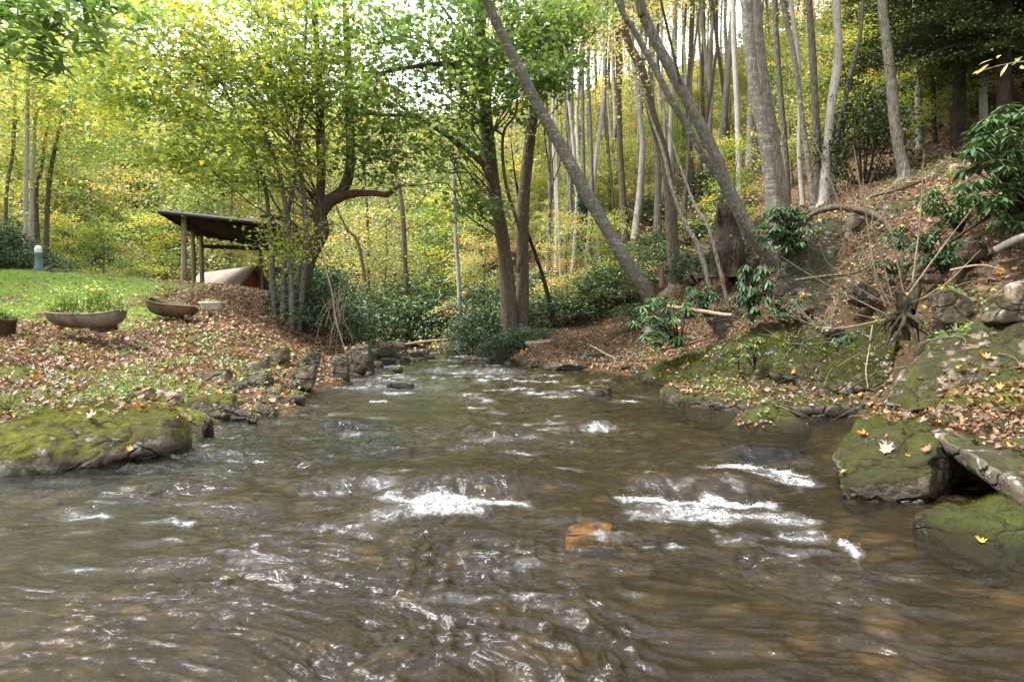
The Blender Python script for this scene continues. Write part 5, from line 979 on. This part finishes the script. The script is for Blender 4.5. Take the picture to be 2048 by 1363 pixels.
def iron(name, c0, c1, rough=.6):
    k = NT(name); p = k.obj(); n_ = k.noise(p, 4, 6, .7); return k.fin(k.mix(k.ramp(n_, [(.35, 0), (.65, 1)]), c0, c1), rough, k.bump(k.noise(p, 30, 3), .3, .01), .3, Metallic=.25)
M['iron_pale'] = iron('weathered_grey_iron', (.10, .075, .055), (.26, .22, .18)); M['iron_rust'] = iron('brown_rusted_iron', (.05, .032, .022), (.15, .10, .07)); M['enamel'] = iron('chipped_pale_enamel', (.30, .28, .25), (.62, .60, .56), .4)
M['soil'] = NT('dark_planter_soil').fin((.03, .022, .015), .95)
def trough(label, x0, x1, yt, yb, Y, mat, cname='planter', lift=(0, 0), tilt=0, dip=.0):
    """half-cylinder trough, long axis across, hollow, with rolled rim"""
    c = W((x0 + x1) / 2, yb, Y); Lh = (x1 - x0) / F * Y / 2; hh = (yb - yt) / F * Y; c[2] = max(Hs(c[0], c[1]) - .02, c[2]); o = thing(cname, label, 'planter', c)
    nu, nv = 34, 14; u = np.linspace(-1, 1, nu); v = np.linspace(-1, 1, nv)
    def surf(off):
        U, V_ = np.meshgrid(u, v, indexing='ij'); prof = (1 - np.abs(U) ** 3.2) ** .42; rimz = hh * (1 + lift[0] * np.clip(-U, 0, 1) ** 3 + lift[1] * np.clip(U, 0, 1) ** 3 - dip * (1 - U ** 2))
        wd = hh * .95 * (.25 + .75 * prof); x = U * (Lh - off); y = np.sin(V_ * math.pi / 2) * (wd - off) + 0; z = rimz - (np.cos(V_ * math.pi / 2) * (rimz * (.12 + .88 * prof) - off))
        return np.stack([x, y, z], -1)
    a = Acc(); i = np.arange(nu - 1)[:, None] * nv; j = np.arange(nv - 1)[None]; fq = np.stack([i + j, i + j + 1, i + nv + j + 1, i + nv + j], -1).reshape(-1, 4)
    So, Si = surf(0), surf(.02); ct, stt = math.cos(tilt), math.sin(tilt); RM = np.array([[ct, 0, stt], [0, 1, 0], [-stt, 0, ct]])
    So = So @ RM.T; Si = Si @ RM.T
    a.add(So.reshape(-1, 3) + c, fq); a.add(Si.reshape(-1, 3) + c, fq[:, ::-1]); a.build('tub', M[mat], o, c)
    rim = Acc(); loop = np.vstack([So[:, 0], So[-1, 1:], So[::-1, -1], So[0, ::-1][1:]]); tube(rim, loop + c, [.014] * len(loop), 6, 1); rim.build('rim', M[mat], o, c)
    s = Acc(); Z = Si[:, :, 2].max() * .72; U = np.linspace(-.8, .8, 12)
    P = []; 
    for uu in U:
        wd = hh * .95 * (.25 + .75 * (1 - abs(uu) ** 3.2) ** .42) * .84; P += [[uu * Lh, -wd, hh * .72], [uu * Lh, wd, hh * .72]]
    P = np.array(P) @ RM.T + c; s.add(P, [[2 * q_, 2 * q_ + 2, 2 * q_ + 3, 2 * q_ + 1] for q_ in range(11)]); s.build('soil', M['soil'], o, c); return o, c
p1, c1 = trough('long pale iron trough planter full of green plants on the lawn edge', 97, 250, 626, 656, 12.8, 'iron_pale', lift=(.1, .25), dip=.05)
p2, c2 = trough('empty brown rusted trough tilted on the leafy crest', 293, 392, 606, 634, 15.2, 'iron_rust', lift=(.25, -.1), tilt=.10, dip=.1)
# round enamel tub
def lathe(acc, c, prof, sides=28, t=.5):
    th = np.linspace(0, 2 * math.pi, sides, endpoint=False); V = np.array([[r_ * math.cos(a_), r_ * math.sin(a_), z_] for r_, z_ in prof for a_ in th]) + np.array(c); m = len(prof)
    i = np.arange(m - 1)[:, None] * sides; j = np.arange(sides)[None]; j2 = (j + 1) % sides; acc.add(V, np.stack([i + j, i + j2, i + sides + j2, i + sides + j], -1).reshape(-1, 4), t)
c = W(424, 622, 16.2); c[2] = max(c[2], Hs(c[0], c[1]) - .01); r0 = 24 / F * 16.2; o = thing('round_tub', 'round pale enamel basin with small plants on the leafy crest', 'planter', c)
a = Acc(); lathe(a, c, [(0.01, .0), (r0 * .72, .0), (r0 * .82, .08), (r0 * .93, .17), (r0 * 1.0, .19), (r0 * 1.0, .215), (r0 * .9, .215), (r0 * .86, .15), (.01, .14)]); a.build('tub', M['enamel'], o, c)
s = Acc(); lathe(s, c, [(.005, .165), (r0 * .86, .165)]); s.build('soil', M['soil'], o, c)
l = Acc(); blob(l, LEAF, ell(16, c + [0, 0, .2], (r0 * .7, r0 * .7, .04), 3), 12, .06, .03, .05, .6, .2); tag(l.build('plant', M['leaf_green'], None, c, smooth=False), 'sparse little plants growing in the round enamel basin', 'plant')
# dark pot at the left edge
c = W(6, 668, 12.2); c[2] = max(c[2], Hs(c[0], c[1]) - .01); r0 = 24 / F * 12.2; hh = 30 / F * 12.2; o = thing('pot', 'dark round pot with a green plant at the left picture edge', 'planter', c)
a = Acc(); lathe(a, c, [(.01, 0), (r0 * .85, 0), (r0 * .97, hh * .85), (r0 * 1.03, hh * .87), (r0 * 1.03, hh), (r0 * .93, hh), (r0 * .9, hh * .8), (.01, hh * .8)]); a.build('tub', M['iron_rust'], o, c); s = Acc(); lathe(s, c, [(.005, hh * .83), (r0 * .9, hh * .83)]); s.build('soil', M['soil'], o, c)
def leafy(label, c, r, n, tall, size=.05, t0=.6, seed=1, mat='leaf_maple', flowers=0):
    o = thing('garden_plant', label, 'plant', c); s = Acc(); l = Acc(); g_ = np.random.default_rng(seed); c = np.array(c)
    for q in range(n):
        b_ = c + np.array([g_.uniform(-1, 1) * r[0], g_.uniform(-1, 1) * r[1], 0]); t_ = b_ + np.array([g_.normal(0, .12), g_.normal(0, .1), tall * g_.uniform(.5, 1.1) * (1 - .3 * abs(b_[0] - c[0]) / r[0])]); tube(s, [b_, (b_ + t_) / 2 + g_.normal(0, .03, 3), t_], [.006, .005, .003], 4, 2)
        m_ = 34; f_ = g_.uniform(.25, 1, m_)[:, None]; scatter(l, LEAF, b_ + (t_ - b_) * f_ + g_.normal(0, .05, (m_, 3)), size * g_.uniform(.6, 1.3, m_), np.clip(g_.normal(t0, .13, m_), 0, 1), .6)
    s.build('stem', M['grass'], o, c); l.build('foliage', M[mat], o, c, smooth=False)
    for q in range(flowers):
        f = Acc(); pc = c + np.array([g_.uniform(-.6, .6) * r[0], -r[1] * .8, tall * g_.uniform(.6, .9)]); 
        scatter(f, LEAF, np.tile(pc, (9, 1)), .05, .99, .2, np.tile([0, -.7, .7], (9, 1)), np.linspace(0, 6.2, 9)); f.build('flower', M['litter'], o, c, smooth=False)
leafy('feathery green plants with orange blooms growing in the long trough', c1 + [0, 0, .2], (.6, .13, 0), 60, .75, .05, .5, 2, flowers=3)
leafy('green plant growing in the dark pot at the left edge', c + [0, 0, hh * .8], (.16, .16, 0), 16, .32, .07, .3, 3)
# bollard lamp
c = W(78, 545, 25); c[2] = Hs(c[0], c[1]); o = thing('garden_lamp', 'blue grey bollard lamp with a pale globe by the lawn edge', 'lamp', c); kk = NT('blue_grey_paint'); mp_ = kk.fin((.10, .14, .17), .5)
r0 = 7 / F * 25; a = Acc(); lathe(a, c, [(.01, -.1), (r0 * 1.3, -.1), (r0 * 1.25, .1), (r0, .25), (r0 * .95, .62), (r0 * 1.1, .66), (.01, .68)], 16); a.build('post', mp_, o, c)
kk = NT('pale_globe_glass'); mg_ = kk.fin((.55, .57, .60), .3); a = Acc(); lathe(a, c, [(r0 * .9, .67), (r0 * 1.02, .72), (r0 * .95, .84), (r0 * .6, .92), (.01, .94)], 16); a.build('globe', mg_, o, c)
# ------------------------------------------------------------------ ground cover
V_all = np.concatenate(BV); offs = 0; F_all = []
polys = []
for f in BF: polys += f.tolist()
bvh = BVHTree.FromPolygons(V_all.tolist(), polys)
def drop(xy):
    P = []; Nn = []; I = []
    for q, (x, y) in enumerate(xy):
        h = bvh.ray_cast(Vector((x, y, 60)), Vector((0, 0, -1)))
        if h[0] is not None: P.append(h[0][:]); Nn.append(h[1][:]); I.append(q)
    P = np.array(P); Nn = np.array(Nn); Nn[Nn[:, 2] < 0] *= -1; return P, Nn, np.array(I)
def samp(n, x0, x1, y0, y1, wedge=True, seed=0):
    g_ = np.random.default_rng(seed); x = g_.uniform(x0, x1, n); y = g_.uniform(y0, y1, n)
    if wedge: m = np.abs(x) < .82 * y + .8; x, y = x[m], y[m]
    return np.c_[x, y]
nf = bpy.data.objects
lit = Acc()
for (tm, n, x0, x1, y0, y1, sd_, dens, wdg) in [(CURL, 7000, 1.2, 16, 3.2, 20, 1, 1.0, True), (CURL2, 46000, 1.2, 16, 3.2, 20, 2, 1.0, True), (CURL, 9000, -14, -2.5, 6.5, 22, 3, 1, True), (CURL2, 36000, -14, -2.5, 6.5, 22, 4, 1, True), (CURL2, 9000, -2, 6, 16.5, 30, 5, 1, True), (CURL2, 12000, -2, 26, 24, 46, 6, 1, True), (CURL2, 3000, -18, -5, 20, 30, 7, .6, True), (CURL2, 5200, 2.5, 7, 3.8, 8, 8, 1.0, True), (CURL, 900, 2.5, 7, 3.8, 8, 8, 1.0, True)]:
    xy = samp(n, x0, x1, y0, y1, wdg, sd_); P, Nn, I = drop(xy); patch = fbm2(P[:, 0] * 1.2, P[:, 1] * 1.2, 4, 33)
    lw = lawn_at(P[:, 0], P[:, 1]); onrock = P[:, 2] - H(P[:, 0], P[:, 1]) > .03
    keep = (P[:, 2] > .05) & (Nn[:, 2] > .45 + .3 * onrock) & (rng.random(len(P)) < (1 - .93 * lw) * np.where(onrock, .75, 1) * np.where((P[:, 0] > 2.3) & (P[:, 0] < 3.55) & (P[:, 1] < 7.2), .12, 1)) & (patch > np.where(onrock, -.03, np.where(P[:, 0] > 1, -.48, -.8)) - .5 * ((P[:, 0] > 3.7) & (P[:, 1] < 7.2)) - .45 * ((P[:, 0] > 2.7) & (P[:, 0] < 6) & (P[:, 1] > 9.4) & (P[:, 1] < 12.3) & (P[:, 2] < .6)) - .2 * (sd_ == 8) )
    P, Nn = P[keep], Nn[keep]; tn = rng.beta(3.2, 2.3, len(P)) * .84 + .02; br_ = rng.random(len(P)); tn = np.where(br_ < .07, rng.uniform(.87, 1, len(P)), tn)
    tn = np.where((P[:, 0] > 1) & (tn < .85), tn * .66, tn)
    sz_ = .035 + .085 * rng.beta(1.6, 2.2, len(P)) * (1.1 if tm is CURL else .95) * (.72 if sd_ == 8 else 1)
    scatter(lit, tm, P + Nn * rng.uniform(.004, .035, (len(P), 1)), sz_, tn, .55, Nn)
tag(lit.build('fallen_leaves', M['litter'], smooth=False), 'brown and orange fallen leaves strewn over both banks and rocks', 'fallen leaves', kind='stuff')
# a few single big leaves one can point at
def one_leaf(px, py, Y, size, tint, yaw, label, nrm=(0, -.4, 1)):
    p = W(px, py, Y); h = bvh.ray_cast(Vector((0, 0, CAMZ)), (Vector(p) - Vector((0, 0, CAMZ))).normalized())
    if h[0] is not None: p = np.array(h[0]) + np.array(h[1]) * .012; nrm = h[1][:]
    a = Acc(); scatter(a, CURL, p[None], size, tint, .1, np.array([nrm], float), np.array([yaw])); tag(a.build('leaf', M['litter'], None, p), label, 'leaf')
one_leaf(1765, 905, 5.4, .11, .72, .4, 'large pale tan leaf on the dark mossy boulder')
one_leaf(1964, 1088, 4.0, .06, .99, 1.5, 'single yellow leaf on the low mossy rock below the overhang')
one_leaf(1735, 872, 6, .10, .9, 2.8, 'reddish leaf on the top edge of the dark mossy boulder')
one_leaf(178, 838, 6.8, .10, .8, 1, 'pale grey leaf stuck to the long left boulder')
one_leaf(257, 902, 6.6, .06, .98, 2, 'small yellow leaf at the foot of the long left boulder')
sk = Acc(); gk = np.random.default_rng(44); xy = np.vstack([samp(1500, 1.5, 14, 6, 19, True, 31), samp(90, -9, -3, 8, 17, True, 32)]); P, Nn, I = drop(xy); P = P[P[:, 2] > .12]
for p in P:
    ln = gk.uniform(.12, .65); th_ = gk.uniform(0, 6.28); d_ = np.array([math.cos(th_), math.sin(th_), 0]) * ln; q1 = p + d_; q1[2] = max(Hs(q1[0], q1[1]), p[2] - ln * .5) + gk.uniform(.02, .12); mid_ = (p + q1) / 2 + gk.normal(0, .03, 3) + [0, 0, .03]; r_ = gk.uniform(.003, .010)
    tube(sk, [p + [0, 0, .015], mid_, q1], [r_, r_ * .8, r_ * .4], 4, 2)
tag(sk.build('twigs', M['bark_grey']), 'loose dry twigs scattered among the fallen leaves', 'twigs', kind='stuff')
yb = thing('yellow_leaf_twig', 'twig with bright yellow leaves at the right edge before the dark hemlocks', 'twig', W(2090, 118, 5.5)); a = Acc(); tube(a, pp([(2100, 118), (2040, 124), (1995, 132), (1962, 142)], 5.5, 5.2), [.005, .004, .003, .002], 5, 4); a.build('stem', M['twig'], yb, yb.location)
a = Acc(); LP = np.array([W(*q) for q in [(1965, 142, 5.2), (1988, 118, 5.25), (2002, 110, 5.3), (2016, 128, 5.3), (2030, 118, 5.35), (2045, 112, 5.4), (2040, 132, 5.4), (1978, 128, 5.25), (2060, 105, 5.4)]]); scatter(a, RHODO, LP, .10, np.array([.93, .8, .95, .9, .75, .7, .85, .97, .8]), .5, None, np.array([3.3, 2.6, 1.2, 3.6, .8, 1.5, 4, 2, 1]), -.2); a.build('foliage', M['leaf_yellow'], yb, yb.location, smooth=False)
# grass
xy = np.vstack([samp(60000, -24, -4, 11, 28, True, 21), samp(24000, -9, -3, 6.6, 14, True, 22)]); P, Nn, I = drop(xy); lw = lawn_at(P[:, 0], P[:, 1]); keep = (rng.random(len(P)) < lw * .95 + .02) & (P[:, 2] > .3) & (P[:, 2] - H(P[:, 0], P[:, 1]) < .03); P = P[keep]
ga_ = Acc(); scatter(ga_, BLADE, P, rng.uniform(.05, .11, len(P)) * np.where(P[:, 1] < 13, 1.3, 1), np.clip(rng.normal(.6, .2, len(P)), 0, 1), .12)
tag(ga_.build('grass', M['grass'], smooth=False), 'short green grass of the lawn and tufts on the left bank', 'grass', kind='stuff')
# small green herbs on banks
xy = np.vstack([samp(2400, -9, -3, 7.5, 15, True, 23), samp(5200, 3, 14, 8, 19, True, 24)]); P, Nn, I = drop(xy); pt = fbm2(P[:, 0] * 1.6, P[:, 1] * 1.6, 3, 55); keep = (pt > .12) & (P[:, 2] > .15); P, Nn = P[keep], Nn[keep]
hb = Acc(); 
for rep in range(5): scatter(hb, LEAF, P + rng.normal(0, .035, P.shape) + [0, 0, .05], rng.uniform(.03, .07, len(P)), np.clip(rng.normal(.45, .2, len(P)), 0, 1), .5)
tag(hb.build('ground_cover', M['leaf_green'], smooth=False), 'small green leafy herbs growing among the fallen leaves', 'ground cover', kind='stuff')
# far undergrowth on the hillside
xy = samp(2600, -10, 45, 25, 75, True, 25); z = H(xy[:, 0], xy[:, 1]); C3 = np.c_[xy, z + .35]; ug = Acc(); blob(ug, LEAF, C3, 26, .5, .28, .13, .5, .22, .6)
tag(ug.build('undergrowth', M['leaf_yellow'], smooth=False), 'yellow green undergrowth over the far forest floor', 'undergrowth', kind='stuff')
# moss tufts on the near rocks
ms = Acc(); gm = np.random.default_rng(77)
for o in [q for q in bpy.data.objects if q.type == 'MESH' and q.data.materials and q.data.materials[0].name in ('mossy_rock', 'bright_mossy_rock', 'ledge_rock') and len(q.data.vertices) > 9000]:
    me = o.data; nn = len(me.polygons); cen = np.empty(nn * 3); nr = np.empty(nn * 3); ar = np.empty(nn); me.polygons.foreach_get('center', cen); me.polygons.foreach_get('normal', nr); me.polygons.foreach_get('area', ar)
    cen = cen.reshape(-1, 3) + np.array(o.location); nr = nr.reshape(-1, 3); pr = ar * np.clip(nr[:, 2] + .25, 0, 1) * (cen[:, 2] > .06) * (np.abs(cen[:, 0]) < .8 * cen[:, 1]) * np.clip(fbm3(cen * 3, 4, 5) * 4 + .6, 0, 1)
    if pr.sum() <= 0: continue
    k_ = int(min(16000, pr.sum() * 16000)); ix = gm.choice(nn, k_, p=pr / pr.sum()); b_ = cen[ix] + gm.normal(0, .012, (k_, 3))
    scatter(ms, BLADE, b_, gm.uniform(.012, .028, k_) * np.clip(b_[:, 1] / 6, .8, 2.2), np.clip((.72 if 'bright' in me.materials[0].name else .26) + .55 * fbm3(b_ * 3.5, 3, 15) + gm.normal(0, .2, k_), 0, 1), .4, nr[ix])
tag(ms.build('moss', M['moss_tuft'], smooth=False), 'fine green moss tufts on the creekside boulders', 'moss', kind='stuff')
# droplets thrown up by the white water
gd = np.random.default_rng(91); dv, df_ = ico(1); sp_ = Acc(); cx = gd.integers(0, len(WX), 260000); fsel = cx[(fo[cx] > .35) & (np.abs(WX[cx]) < .8 * WY[cx]) & (WY[cx] > 3.5) & (WY[cx] < 14)][:1500]
for q in fsel:
    r_ = gd.uniform(.0010, .0028) * (WY[q] / 5) ** .6; hgt = abs(gd.normal(0, .016)); sp_.add(dv * r_ + np.array([WX[q] + gd.normal(0, .02), WY[q] + gd.normal(0, .02), zw[q] + hgt]), df_)
kk = NT('white_spray'); tag(sp_.build('spray', kk.fin((.75, .78, .82), .2)), 'white spray droplets leaping over the little cascades', 'spray', kind='stuff')
